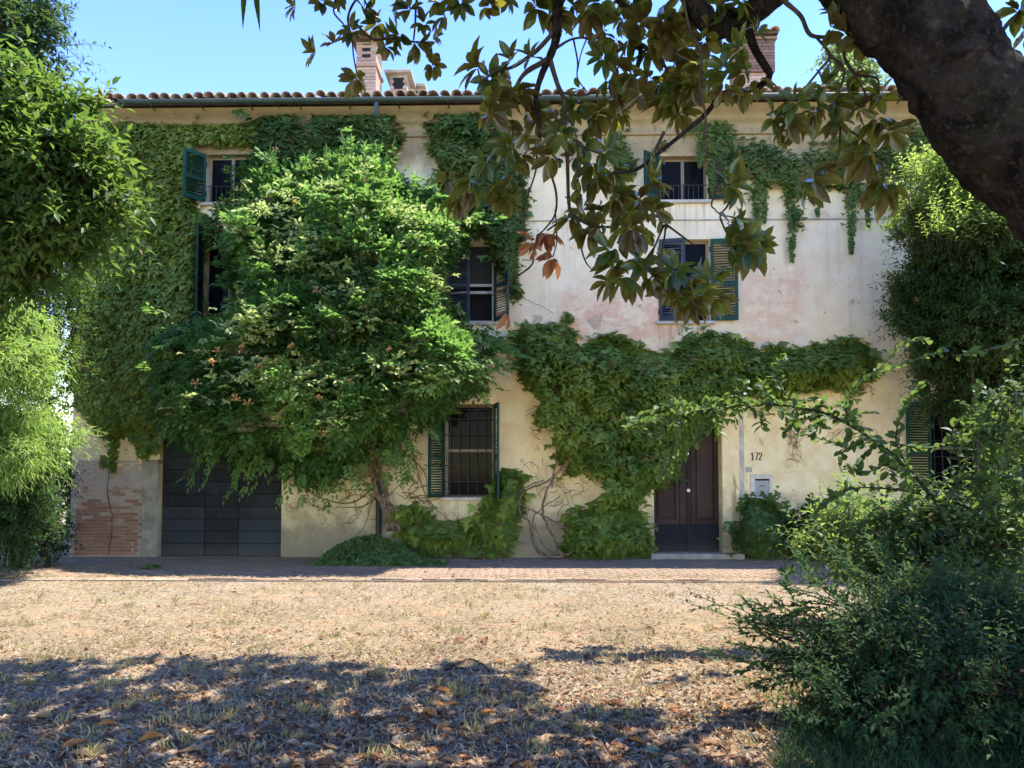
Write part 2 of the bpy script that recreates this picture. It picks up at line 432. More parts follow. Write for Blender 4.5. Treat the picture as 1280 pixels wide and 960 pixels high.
MAT['twig'] = plain('brown_twig', (.045, .033, .024), .9, .4, 14, .15, .6)
MAT['vinewood'] = plain('vine_wood', (.19, .125, .085), .92, .45, 10, .15, .8, 0, .01)
MAT['drytwig'] = plain('dry_root_twig', (.16, .105, .068), .95, .4, 12, .1)
MAT['ivy'] = leaf_mat('ivy_leaf', (.11, .175, .028), (.34, .41, .095), (.26, .34, .05), .32, .5, .3)
MAT['trumpet'] = leaf_mat('trumpet_vine_leaf', (.028, .086, .026), (.19, .30, .08), (.24, .44, .08), .36, .42, .4)
MAT['creeper'] = leaf_mat('creeper_leaf', (.075, .15, .03), (.32, .39, .09), (.30, .40, .06), .36, .45, .35)
MAT['eaveivy'] = leaf_mat('blue_green_ivy_leaf', (.044, .095, .024), (.17, .23, .07), (.20, .31, .06), .3, .5, .3)
MAT['bush'] = leaf_mat('bush_leaf', (.012, .042, .020), (.075, .13, .042), (.27, .38, .06), .35, .4, .4)
MAT['sapling'] = leaf_mat('sunlit_sapling_leaf', (.06, .125, .035), (.22, .29, .07), (.34, .45, .08), .40, .4, .35)  # sun shining through the tips is put into this pale leaf colour
MAT['young'] = leaf_mat('sunlit_young_trumpet_leaf', (.24, .34, .10), (.48, .53, .22), (.48, .58, .18), .35, .45, .35)  # young leaves made paler to paint sunlight on the vine clumps
MAT['plum'] = leaf_mat('plum_leaf', (.026, .056, .020), (.080, .125, .036), (.20, .31, .055), .28, .4, .4)
MAT['laurel'] = leaf_mat('dark_shrub_leaf', (.016, .044, .016), (.068, .125, .042), (.13, .21, .05), .28, .5, .2)
MAT['lefttree'] = leaf_mat('left_tree_leaf', (.020, .058, .020), (.078, .138, .034), (.21, .34, .045), .30, .4, .4)
MAT['bamboo'] = leaf_mat('bamboo_leaf', (.08, .16, .045), (.25, .36, .12), (.36, .52, .09), .42, .45, .35)
MAT['hedge'] = leaf_mat('hedge_leaf', (.012, .042, .018), (.045, .10, .035), (.13, .22, .05), .3, .45, .35)
MAT['poplar'] = leaf_mat('far_tree_leaf', (.06, .10, .05), (.14, .20, .09), (.25, .35, .1), .4, .5, .3)
MAT['magnolia'] = leaf_mat('magnolia_leaf', (.014, .036, .010), (.036, .068, .014), (.36, .36, .04), .25, .14, .9, (.060, .045, .018))
MAT['magdead'] = leaf_mat('dead_magnolia_leaf', (.17, .06, .03), (.34, .16, .07), (.40, .16, .05), .3, .55, .25)
MAT['grass'] = leaf_mat('dark_grass', (.012, .036, .016), (.04, .075, .03), (.10, .16, .04), .3, .5, .25)
MAT['straw'] = leaf_mat('dry_straw', (.21, .16, .095), (.46, .37, .235), (.45, .36, .2), .25, .7, .2)
MAT['flower'] = leaf_mat('trumpet_flower', (.72, .36, .14), (.85, .62, .34), (.8, .5, .2), .3, .5, .2)
MAT['palm'] = leaf_mat('palm_blade', (.03, .07, .02), (.07, .12, .035), (.2, .28, .05), .3, .4, .4)
def litter_mat(name, a, b, tw=.15): return leaf_mat(name, a, b, tuple(min(1, x * 1.2) for x in b), tw, .85, .08)
MAT['lit_tan'] = litter_mat('tan_dry_leaf', (.20, .125, .065), (.40, .26, .145))
MAT['lit_org'] = litter_mat('orange_dry_leaf', (.34, .125, .04), (.52, .25, .09))
MAT['lit_brn'] = litter_mat('brown_dry_leaf', (.10, .048, .025), (.21, .105, .055))
MAT['lit_gry'] = litter_mat('grey_dry_leaf', (.15, .11, .07), (.31, .245, .17))
MAT['lit_grn'] = litter_mat('green_fallen_leaf', (.10, .16, .10), (.26, .30, .16))

# ---------------------------------------------------------------- the ground
def gh(x, y):                            # gentle unevenness of the yard
    x, y = np.asarray(x, float), np.asarray(y, float)
    P = np.stack([x, y, np.zeros_like(x)], -1)
    near = sstep(y, -3.4, -4.2) * sstep(y, -30, -20) * sstep(np.abs(x), 14, 10)
    return near * ((fbm(P, .9, 3) - .5) * .05 + (vnoise(P, 7, 5) - .5) * .018)
xs = np.concatenate([[-600, -200, -70, -30, -18], np.linspace(-12, 12, 260), [18, 30, 70, 200, 600]])
ys = np.concatenate([[-600, -200, -60, -30, -20], np.linspace(-15.2, -3.2, 190), [-2, 0, 4, 12, 30, 80, 250, 600]])
gx, gy = np.meshgrid(xs, ys); gz = gh(gx, gy)
nx = len(xs); idx = np.arange(len(ys) - 1)[:, None] * nx + np.arange(nx - 1)[None]
F = np.stack([idx, idx + 1, idx + nx + 1, idx + nx], -1).reshape(-1, 4)
ground = link('ground', np_mesh('ground', np.stack([gx, gy, gz], -1), F, MAT['ground'], smooth=True)); ground['kind'] = 'structure'

# brick apron in front of the house
PV_Y0, PV_X0, PV_X1 = -3.05, -9.4, 11.0
pv = MB().box(PV_X0, PV_X1, PV_Y0 - .06, .02, -.08, .024).build('brick_pavement', MAT['dust']); pv['kind'] = 'structure'
V, F = [], []
q = np.array([(0, 1, 3, 2), (0, 4, 5, 1), (2, 3, 7, 6), (0, 2, 6, 4), (1, 5, 7, 3)])
bw, bd = .245, .118
row = 0; y = -.03
while y - bd > PV_Y0 + .14:
    x = PV_X0 + .02 + (row % 2) * bw / 2
    while x + bw < PV_X1:
        if vnoise(np.array([[x, y, 0.]]), .8, 21)[0] > .16:
            zt = .030 + random.uniform(-.002, .003) + .008 * (float(vnoise(np.array([[x, y, 0.]]), .6, 22)[0]) - .5)
            j = lambda: random.uniform(-.003, .003)
            V += [(x + a + j(), y - b + j(), c) for c, i in ((zt, 0), (.0, .0)) for b in (bd - .012, 0) for a in (0, bw - .014)]
            F.append(q + (len(V) - 8))
        x += bw + .004
    y -= bd + .004; row += 1
o = link('paver', np_mesh('paver', np.array(V), np.concatenate(F), MAT['paver']), pv); o['kind'] = 'stuff'
kb = MB().box(-.12, .12, -.06, .06, -.07, .062, .008)
first = None
x = PV_X0 + .14; k = 0
while x < PV_X1 - .1:
    if first is None: first = kb.build('brick', MAT['paver'], pv); o = first
    else: o = first.copy(); COL.objects.link(o)
    o.location = (x, PV_Y0 + .02 + random.uniform(-.008, .008), random.uniform(-.03, .0) - (.03 if x < -5 else 0)); o.rotation_euler = (0, 0, random.uniform(-.03, .03))
    x += .252; k += 1

# ---------------------------------------------------------------- the farmhouse
house = empty('farmhouse', (0, 0, 0), 'three storey farmhouse with peeling cream plaster walls covered in climbing vines', 'farmhouse')
HX0, HX1, HY1 = fx(88, 640), 14.0, 9.0
ZE = fz(140, 500, -.05)                   # wall top, under the eave
def rc(x0, y0, x1, y1): return (fx(x0, (y0 + y1) / 2), fx(x1, (y0 + y1) / 2), fz(y1, (x0 + x1) / 2), fz(y0, (x0 + x1) / 2))
OP = {'w1': rc(258, 193, 318, 254), 'w2': rc(254, 287, 314, 402), 'w3': rc(558, 303, 618, 403), 'w4': rc(556, 505, 618, 622),
      'w5': rc(824, 299, 888, 402), 'w6': rc(825, 195, 885, 251), 'w7': rc(1163, 502, 1226, 617), 'w8': rc(1172, 196, 1234, 249),
      'door': rc(817, 512, 902, 692), 'garage': rc(199, 540, 352, 697)}
OP['door'] = (OP['door'][0], OP['door'][1], .13, OP['door'][3]); OP['garage'] = (OP['garage'][0], OP['garage'][1], .03, OP['garage'][3])

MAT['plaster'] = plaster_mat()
def wall_mesh():
    X = sorted({HX0, HX1, *[v for o in OP.values() for v in o[:2]]}); Z = sorted({-.2, ZE, *[v for o in OP.values() for v in o[2:]]})
    b = MB()
    for i in range(len(X) - 1):
        for j in range(len(Z) - 1):
            cx, cz = (X[i] + X[i + 1]) / 2, (Z[j] + Z[j + 1]) / 2
            if any(o[0] < cx < o[1] and o[2] < cz < o[3] for o in OP.values()): continue
            b.quad((X[i], 0, Z[j]), (X[i + 1], 0, Z[j]), (X[i + 1], 0, Z[j + 1]), (X[i], 0, Z[j + 1]))
    T = .38
    for x0, x1, z0, z1 in OP.values():
        b.quad((x0, 0, z0), (x0, T, z0), (x0, T, z1), (x0, 0, z1)); b.quad((x1, 0, z0), (x1, 0, z1), (x1, T, z1), (x1, T, z0))
        b.quad((x0, 0, z1), (x0, T, z1), (x1, T, z1), (x1, 0, z1)); b.quad((x0, 0, z0), (x1, 0, z0), (x1, T, z0), (x0, T, z0))
    gz_ = ZE + 1.45
    b.quad((HX0, 0, -.2), (HX0, 0, ZE), (HX0, HY1, ZE), (HX0, HY1, -.2)); b.quad((HX1, 0, -.2), (HX1, HY1, -.2), (HX1, HY1, ZE), (HX1, 0, ZE))
    b.quad((HX0, HY1, -.2), (HX0, HY1, ZE), (HX1, HY1, ZE), (HX1, HY1, -.2))
    for xx in (HX0, HX1):
        b.bm.faces.new([b.bm.verts.new(p) for p in ((xx, 0, ZE), (xx, HY1, ZE), (xx, HY1 / 2, gz_))])
    return b
w = wall_mesh(); bm_ = w.bm
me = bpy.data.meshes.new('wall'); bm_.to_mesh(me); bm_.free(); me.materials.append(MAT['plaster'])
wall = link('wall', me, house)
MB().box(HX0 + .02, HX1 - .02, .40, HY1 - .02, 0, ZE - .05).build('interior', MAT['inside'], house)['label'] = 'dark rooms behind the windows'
zc = fz(275, 900)
MB().box(HX0 + .01, HX1, -.016, .05, zc - .012, zc + .012).build('string_course', MAT['concrete'], house)

# roof, eave, gutter
SL = math.tan(R(17)); EY = -.36; RZ = ZE + .02
RX0 = HX0 - .18
def rz(y): return RZ + (y - EY) * SL
b = MB()
n_ = (math.cos(R(17)),)
rb = b.bm
def slab(y0, y1, f, th):
    vs = [rb.verts.new((x, y, f(y) + t)) for t in (0, th) for x in (RX0, HX1 + .3) for y in (y0, y1)]
    for qd in ((0, 1, 3, 2), (4, 6, 7, 5), (0, 4, 5, 1), (2, 3, 7, 6), (0, 2, 6, 4), (1, 5, 7, 3)): rb.faces.new([vs[i] for i in qd])
slab(EY, HY1 / 2, rz, .07); slab(HY1 / 2 + .003, HY1 + .6, lambda y: rz(HY1 - y), .07)
roof = b.build('roof', MAT['soffit'], house)
ct, sn = math.cos(R(17)), math.sin(R(17))
def tile_arrays(L=.42, r0=.108, r1=.085, n=6, th=.018):
    V = []
    for rr in (0, th):
        for (yy, r) in ((0, r0), (L, r1)):
            for k in range(n + 1):
                a = math.pi * k / n
                V.append((-(r - rr) * math.cos(a), yy, (r - rr) * math.sin(a) * .85))
    m = n + 1; Fq = []
    for k in range(n):
        Fq.append((k, k + 1, m + k + 1, m + k)); Fq.append((2 * m + k, 3 * m + k, 3 * m + k + 1, 2 * m + k + 1)); Fq.append((k, 2 * m + k, 2 * m + k + 1, k + 1))
    V = np.array(V); V = np.stack([V[:, 0], V[:, 1] * ct - V[:, 2] * sn, V[:, 1] * sn + V[:, 2] * ct], -1)
    return V, np.array(Fq)
TV, TF = tile_arrays()
tme = np_mesh('tile', TV, TF, MAT['tile'])
pitch = .216; VV, FF = [], []; nt = int((HX1 + .3 - RX0) / pitch); cnt = 0
for r in range(14):
    for k in range(nt):
        x = RX0 + .12 + k * pitch + random.uniform(-.018, .018); y = EY - .07 + r * .34 + random.uniform(-.045, .03)
        zz = rz(y) + .135 + .012 * r % .012 + random.uniform(-.006, .012)
        if r < 2 and cnt < 220:
            o = link('tile', tme, roof, (x, y, zz), (random.uniform(-.04, .04), random.uniform(-.12, .12), random.uniform(-.09, .09))); o.scale = (random.uniform(.9, 1.1), 1, random.uniform(.85, 1.15)); cnt += 1
        else:
            FF.append(TF + len(VV) * len(TV)); VV.append(TV + (x, y, zz))
o = link('tile_field', np_mesh('tile_field', np.concatenate(VV), np.concatenate(FF), MAT['tile']), roof); o['kind'] = 'stuff'
VV, FF = [], []
UV_ = np.stack([TV[:, 0] * .92, TV[:, 1], -TV[:, 2] * .0 - np.abs(TV[:, 2] - TV[:, 1] * 0) * .3], -1)
# gutter: a half-round trough with a rolled lip
gy_, gzt = EY - .10, RZ + .045
prof = [(.062 * math.cos(a), .066 * math.sin(a)) for a in np.linspace(0, -math.pi, 9)]
prof = prof + [(u * .9, v * .9) for u, v in reversed(prof)]
V = [(x, gy_ + u, gzt + v) for x in (fx(165, 130), HX1 + .2) for u, v in prof]; m = len(prof)
gut = link('gutter', np_mesh('gutter', np.array(V), np.array([(i, (i + 1) % m, m + (i + 1) % m, m + i) for i in range(m)]), MAT['gutter'], smooth=False), house)
for xx in np.arange(-7.2, 13.5, .95):
    MB().box(xx, xx + .025, gy_ - .082, gy_ + .3, gzt - .102, gzt - .092).build('gutter_bracket', MAT['gutter'], gut)
# plastered cove under the eave
zA = fz(176, 500); zB = RZ - .012
zA = zB - .50
pf = [(.01, zA), (-.045, zA + .01), (-.045, zA + .05), (-.02, zA + .06), (-.02, zA + .27), (-.07, zA + .28), (-.07, zA + .33), (-.10, zA + .36), (-.16, zA + .43), (-.30, zA + .47), (-.30, zB), (.01, zB)]
pf_ = [(.01, zA), (-.05, zA), (-.05, zA + .045), (-.075, zA + .05), (-.09, zA + .15), (-.14, zA + .26), (-.25, zA + .36), (-.40, zA + .41), (-.40, zA + .45), (-.46, zA + .455), (-.46, zB), (.01, zB)]
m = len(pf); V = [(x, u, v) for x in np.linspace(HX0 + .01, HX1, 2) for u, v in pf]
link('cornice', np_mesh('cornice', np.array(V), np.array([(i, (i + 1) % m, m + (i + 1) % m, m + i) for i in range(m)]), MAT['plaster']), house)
t = Tubes()
xp = fx(474, 300, -.1)
t.add(spline([(xp, gy_, gzt - .09), (xp, gy_, gzt - .28), (xp, -.08, gzt - .75), (xp, -.075, 5.), (xp, -.075, 2.1)], 40), .048, 10)
dp = t.build('downpipe', MAT['gutter'], house)
xq = fx(473, 640, -.1)
t = Tubes(); t.add([(xq, -.085, 2.2), (xq, -.085, 1.), (xq, -.085, 0)], .058, 10); t.build('pipe_foot', MAT['pipe'], dp)

# ---------------------------------------------------------------- windows, shutters, doors
def frame_mesh(x0, x1, z0, z1, y, s=.05, mull=True, rail=None):
    b = MB(); d = .05
    b.box(x0, x0 + s, y, y + d, z0, z1); b.box(x1 - s, x1, y, y + d, z0, z1)
    b.box(x0 + s, x1 - s, y, y + d, z0, z0 + s); b.box(x0 + s, x1 - s, y, y + d, z1 - s, z1)
    xm = (x0 + x1) / 2
    if mull: b.box(xm - .03, xm + .03, y - .004, y + d - .004, z0 + s, z1 - s)
    for r in rail or (): b.box(x0 + s, x1 - s, y - .002, y + d - .006, r - .025, r + .025)
    return b
def window(key, fm, mull=True, rails=(), sill=True, y=.14, pane=True):
    x0, x1, z0, z1 = OP[key]
    f = frame_mesh(x0 + .002, x1 - .002, z0 + .002, z1 - .002, y, .05, mull, rails).build('window', fm, house)
    if pane:
        xm = (x0 + x1) / 2
        zr = [z0 + .05] + [v for r in rails for v in (r - .025, r + .025)] + [z1 - .05]
        for a, c in ([(x0 + .05, xm - .03), (xm + .03, x1 - .05)] if mull else [(x0 + .05, x1 - .05)]):
            for i in range(0, len(zr), 2):
                MB().box(a, c, y + .018, y + .026, zr[i], zr[i + 1]).build('pane', MAT['glass'], f)
    if sill: MB().box(x0 - .07, x1 + .07, -.07, .14, z0 - .055, z0 + .004, .006).build('sill', MAT['sill'], f)
    return f
def bars(f, key, xs_=(), zs_=(), ztop=None, y=.05, r=.009):
    x0, x1, z0, z1 = OP[key]; zt = z1 if ztop is None else ztop
    for x in xs_: MB().cyl((x, y, z0 + .005), (x, y, zt), r, n=6).build('bar', MAT['iron'], f)
    for z in zs_: MB().cyl((x0 + .003, y - .016, z), (x1 - .003, y - .016, z), r, n=6).build('bar', MAT['iron'], f)
_sl = {}
def shutter(hx, z0, z1, w, sgn, ang, mat, y=-.03, tag_=None):
    """hinged at x=hx, leaf runs to the side sgn (-1 left, 1 right), swung ang degrees out of the wall plane"""
    H = z1 - z0; s = .055; d = .036; b = MB()
    b.box(0, s, -d / 2, d / 2, 0, H, .003); b.box(w - s, w, -d / 2, d / 2, 0, H, .003)
    for za, zb in ((0, .075), (H * .42, H * .42 + .06), (H - .07, H)): b.box(s, w - s, -d / 2 + .001, d / 2 - .001, za, zb)
    o = b.build('shutter', MAT[mat], house, (hx, y, z0), (0, 0, R(ang) if sgn > 0 else math.pi - R(ang)))
    o.rotation_euler = (0, 0, -R(ang) if sgn > 0 else math.pi + R(ang))
    if tag_: o['label'] = tag_
    k = (round(w, 3), mat)
    if k not in _sl:
        m_ = MB(); m_.box(s + .001, w - s - .001, -.021, .021, -.004, .004, M=None)
        bmesh.ops.rotate(m_.bm, verts=m_.bm.verts, cent=(0, 0, 0), matrix=Matrix.Rotation(R(38), 3, 'X'))
        bmesh.ops.recalc_face_normals(m_.bm, faces=m_.bm.faces)
        me = bpy.data.meshes.new('slat'); m_.bm.to_mesh(me); m_.bm.free(); me.materials.append(MAT[mat]); _sl[k] = me
    for za, zb in ((.075, H * .42), (H * .42 + .06, H - .07)):
        n = max(2, int((zb - za) / .047))
        for i in range(n): link('slat', _sl[k], o, (0, 0, za + (i + .5) * (zb - za) / n), (random.uniform(-.12, .12), 0, 0))
    for za in (.18, H - .2): MB().cyl((-.012, 0, za - .05), (-.012, 0, za + .05), .012, n=6).build('hinge', MAT['iron'], o)
    return o
def wx(k, i): return OP[k][i]
for k in ('w1', 'w6', 'w8'):
    f = window(k, MAT['frame']); x0, x1, z0, z1 = OP[k]
    zr = z0 + (z1 - z0) * .36
    bars(f, k, np.linspace(x0 + .08, x1 - .08, 9), (zr,), zr)
window('w2', MAT['frame'])
x0, x1, z0, z1 = OP['w3']
za, zb = fz(355, 600), fz(364, 600)
f = frame_mesh(x0 + .002, x1 - .002, z0 + .002, z1 - .002, .10, .05, False, (za, zb)).build('window', MAT['whiteframe'], house)
f['label'] = 'pale frame with raised insect screen'
MB().box(x0 + .05, x1 - .05, .118, .124, za + .02, z1 - .05).build('pane', MAT['screen'], f)
MB().box(x0 - .05, x1 + .05, -.05, .10, z0 - .05, z0 + .004).build('sill', MAT['sill'], f)
f = window('w4', MAT['frame'], False, (fz(563, 590),), True, .16)
bars(f, 'w4', [fx(p, 560, .05) for p in (563, 574.5, 585.5, 596.5, 607.5)], [fz(p, 590, .03) for p in (512, 524, 543.5, 582, 602, 619)])
f = window('w5', MAT['frame'])
f = window('w7', MAT['frame'], False, (fz(560, 1195),), True, .16)
x0, x1, z0, z1 = OP['w7']
bars(f, 'w7', np.linspace(x0 + .1, x1 - .1, 6), np.linspace(z0 + .08, z1 - .12, 6))
def zz(k): return OP[k][2] + .01, OP[k][3] - .01
shutter(wx('w1', 0), *zz('w1'), .45, -1, 50, 'green', tag_='green louvred shutter swung half open')
shutter(wx('w1', 1), *zz('w1'), .45, 1, 55, 'dgreen')
shutter(wx('w2', 0), *zz('w2'), .42, -1, 100, 'dgreen')
shutter(wx('w2', 1), *zz('w2'), .45, 1, 40, 'dgreen')
shutter(wx('w3', 0) + .02, *zz('w3'), .46, 1, 16, 'slate', -.02, 'slate grey louvred shutter left nearly closed')
shutter(wx('w3', 1), *zz('w3'), .46, 1, 52, 'dgreen', tag_='dark green shutter swung open towards the yard')
shutter(wx('w4', 0), *zz('w4'), .46, -1, 56, 'green', tag_='teal green shutter with many fine louvres')
shutter(wx('w4', 1), *zz('w4'), .46, 1, 78, 'dgreen', tag_='dark green shutter seen edge on')
shutter(wx('w5', 0), *zz('w5'), .49, 1, 12, 'slate', -.02, 'faded slate blue shutter left ajar')
shutter(wx('w5', 1), *zz('w5'), .51, 1, 6, 'green', tag_='green shutter folded back against the wall')
shutter(wx('w6', 0), *zz('w6'), .45, -1, 38, 'green')
shutter(wx('w6', 1), *zz('w6'), .49, 1, 8, 'green')
shutter(wx('w7', 0), *zz('w7'), .50, -1, 8, 'green')
shutter(wx('w7', 1), *zz('w7'), .50, 1, 8, 'green')
shutter(wx('w8', 0) + .02, *zz('w8'), .45, 1, 14, 'slate', -.02)
shutter(wx('w8', 1), *zz('w8'), .48, 1, 8, 'green')

# front door
x0, x1, z0, z1 = OP['door']; DY = .22
xm = fx(858, 600, DY); zk = fz(656, 858, DY)
door = MB().box(x0 + .004, x1 - .004, DY + .03, DY + .07, z0, z1 - .004).build('door', MAT['door'], house)
door['label'] = 'dark brown panelled double front door'
xa, xb = fx(849, 600, DY), fx(864, 600, DY)
def leaf_frame(a, c, nm):
    b = MB(); s = .075
    b.box(a, a + s, DY, DY + .03, zk, z1 - .01, .004); b.box(c - s, c, DY, DY + .03, zk, z1 - .01, .004)
    b.box(a + s, c - s, DY + .001, DY + .03, zk, zk + .10, .004); b.box(a + s, c - s, DY + .001, DY + .03, z1 - .12, z1 - .01, .004)
    o = b.build(nm, MAT['door'], door)
    MB().box(a + s + .03, c - s - .03, DY + .012, DY + .031, zk + .13, z1 - .15, .008).build('door_panel', MAT['door'], door)
leaf_frame(x0 + .006, xa, 'door_frame'); leaf_frame(xb, x1 - .006, 'door_frame')
MB().box(xa + .004, xm - .003, DY - .008, DY + .03, zk, z1 - .01, .004).build('door_post', MAT['door'], door)
MB().box(xm + .003, xb - .004, DY - .014, DY + .03, zk, z1 - .01, .004).build('door_post', MAT['door'], door)
MB().box(x0 + .006, xm - .002, DY - .004, DY + .03, z0 + .01, zk - .006, .004).build('kick_plate', MAT['doorlow'], door)
MB().box(xm + .002, x1 - .006, DY - .004, DY + .03, z0 + .01, zk - .006, .004).build('kick_plate', MAT['doorlow'], door)
for px, py, r, mt in ((858.6, 567, .030, 'brass'), (860, 613, .034, 'brass'), (853.3, 604, .022, 'iron'), (860.6, 604, .022, 'iron')):
    x, z = fx(px, py, DY), fz(py, px, DY)
    MB().cyl((x, DY - .05, z), (x, DY - .006, z), r, r * .8, 12).build('knob', MAT[mt], door)
MB().box(fx(812, 694), fx(927, 694), -.22, DY + .03, .012, .128, .012).build('doorstep', MAT['stone'], house)
# plaster jambs of the door
MB().box(fx(924, 600) + .003, fx(930, 600), -.02, .02, .05, fz(505, 915), .006).build('door_edging', MAT['sill'], house)
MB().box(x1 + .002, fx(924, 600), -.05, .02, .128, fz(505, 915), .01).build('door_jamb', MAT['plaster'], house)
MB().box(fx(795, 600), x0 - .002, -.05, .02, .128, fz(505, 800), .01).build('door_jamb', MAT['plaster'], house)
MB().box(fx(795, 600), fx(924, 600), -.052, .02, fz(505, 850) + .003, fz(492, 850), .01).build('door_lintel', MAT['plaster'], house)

# garage door: planks in three columns
x0, x1, z0, z1 = OP['garage']; gyd = .10
gd = MB().box(x0 + .003, x1 - .003, gyd + .03, gyd + .06, z0, z1 - .003).build('garage_door', MAT['doorlow'], house); gd['label'] = 'dark grey planked garage door, half hidden by the vine'
cols = [x0 + .01, fx(256, 640, gyd), fx(298, 640, gyd), x1 - .01]
n = 10; hh = (z1 - z0 - .02) / n
for c in range(3):
    for i in range(n):
        MB().box(cols[c] + .006, cols[c + 1] - .006, gyd + random.uniform(-.004, .004), gyd + .031, z0 + .01 + i * hh + .005, z0 + .01 + (i + 1) * hh - .005, .005).build('plank', MAT['garage'], gd)
MB().box(cols[2] + .06, cols[2] + .09, gyd - .04, gyd, z0 + 1.05, z0 + 1.2, .004).build('handle', MAT['iron'], gd)
MB().box(fx(178, 640), x0 - .002, -.045, .02, 0, fz(575, 186), .012).build('gate_pier', MAT['concrete'], house)
# exposed bricks at the left foot of the wall
bme = None; bx0, bx1 = fx(93, 640) + .02, fx(178, 640) - .02; ztop = fz(577, 130)
z, r = .06, 0
while z < ztop:
    x = bx0 - (r % 2) * .12
    while x < bx1 - .05:
        a, c = max(x, bx0), min(x + .235, bx1)
        P_ = np.array([[x, 0., z]])
        if c - a > .05 and vnoise(P_, 3.2, 33)[0] > .12 + .2 * (z > 1.25):
            if bme is None:
                o = MB().box(-.5, .5, -.5, .5, -.5, .5, .03).build('brick', MAT['brick'], wall); bme = o.data
            else: o = link('brick', bme, wall)
            o.location = ((a + c) / 2, .012 + random.uniform(-.008, .006), z + .026); o.scale = (c - a - .004, .055, .052)
            if (c > bx1 - .02 or z > ztop - .2) and random.random() < .3: o.scale = (o.scale[0] * .6, .055, .05)
            o.rotation_euler = (random.uniform(-.02, .02), random.uniform(-.02, .02), random.uniform(-.03, .03))
        x += .248
    z += .0635; r += 1

# house number, bell, letterbox
SEG = {'1': [((.35, 0), (.35, 1)), ((.1, .78), (.35, 1)), ((.1, 0), (.6, 0))], '7': [((0, 1), (.7, 1)), ((.7, 1), (.3, .0))],
       '2': [((.02, .75), (.18, .98)), ((.18, .98), (.52, .98)), ((.52, .98), (.66, .72)), ((.66, .72), (.02, .02)), ((.02, .02), (.7, .02))]}
hz, hgt = fz(575, 946), fz(566, 946) - fz(575, 946)
b = MB()
for ch, px in (('1', 938.5), ('7', 943.5), ('2', 948.5)):
    xx = fx(px, 570)
    for k_, (p, q_) in enumerate(SEG[ch]):
        p, q_ = Vector((xx + p[0] * hgt * .62, -.0025 - .0008 * k_, hz + p[1] * hgt)), Vector((xx + q_[0] * hgt * .62, -.0025 - .0008 * k_, hz + q_[1] * hgt))
        d = (q_ - p).normalized() * .003; nrm = Vector((-d.z, 0, d.x)).normalized() * (.006 if abs(d.x) > abs(d.z) else .010)
        b.quad(p - d + nrm, q_ + d + nrm, q_ + d - nrm, p - d - nrm)
b.build('house_number', MAT['black'], house)['label'] = 'black stencilled number 172'
bell = MB().box(fx(932.5, 587), fx(939.5, 587), -.02, .01, fz(590, 936), fz(584, 936), .004).build('doorbell', MAT['boxmetal'], house)
MB().cyl((fx(937, 587), -.028, fz(587, 937)), (fx(937, 587), -.018, fz(587, 937)), .014, n=10).build('button', MAT['white'], bell)
mbx = empty('mailbox', (fx(953, 610), 0, fz(627, 953)), 'grey metal letterbox set in a white frame on the wall beside the front door', 'mailbox')
def mp(o): return child_at_world(o, mbx)
a, c, d_, e_ = fx(938, 610), fx(965, 610), fz(627, 953), fz(593, 953)
a2, c2, d2, e2 = fx(943.5, 610), fx(961.5, 610), fz(621, 953), fz(598.5, 953)
b = MB(); b.box(a, a2, -.022, .0, d_, e_, .004); b.box(c2, c, -.022, .0, d_, e_, .004); b.box(a2, c2, -.0215, 0, d_, d2, .003); b.box(a2, c2, -.0215, 0, e2, e_, .003)
mp(b.build('frame', MAT['white']))
mp(MB().box(a2 + .002, c2 - .002, -.012, .01, d2 + .002, e2 - .035, .004).build('flap', MAT['boxmetal']))
mp(MB().box(a2 + .002, c2 - .002, -.004, .01, e2 - .034, e2 - .002).build('mail_slot', MAT['black']))
mp(MB().box(a2 + .08, c2 - .08, -.016, -.011, (d2 + e2) / 2 + .03, (d2 + e2) / 2 + .042).build('name_plate', MAT['black']))
mp(MB().box(a2 + .08, c2 - .08, -.016, -.011, d2 + .035, d2 + .047).build('label_strip', MAT['black']))
mp(MB().cyl(((a2 + c2) / 2, -.02, d2 + .085), ((a2 + c2) / 2, -.011, d2 + .085), .012, n=8).build('lock', MAT['iron']))

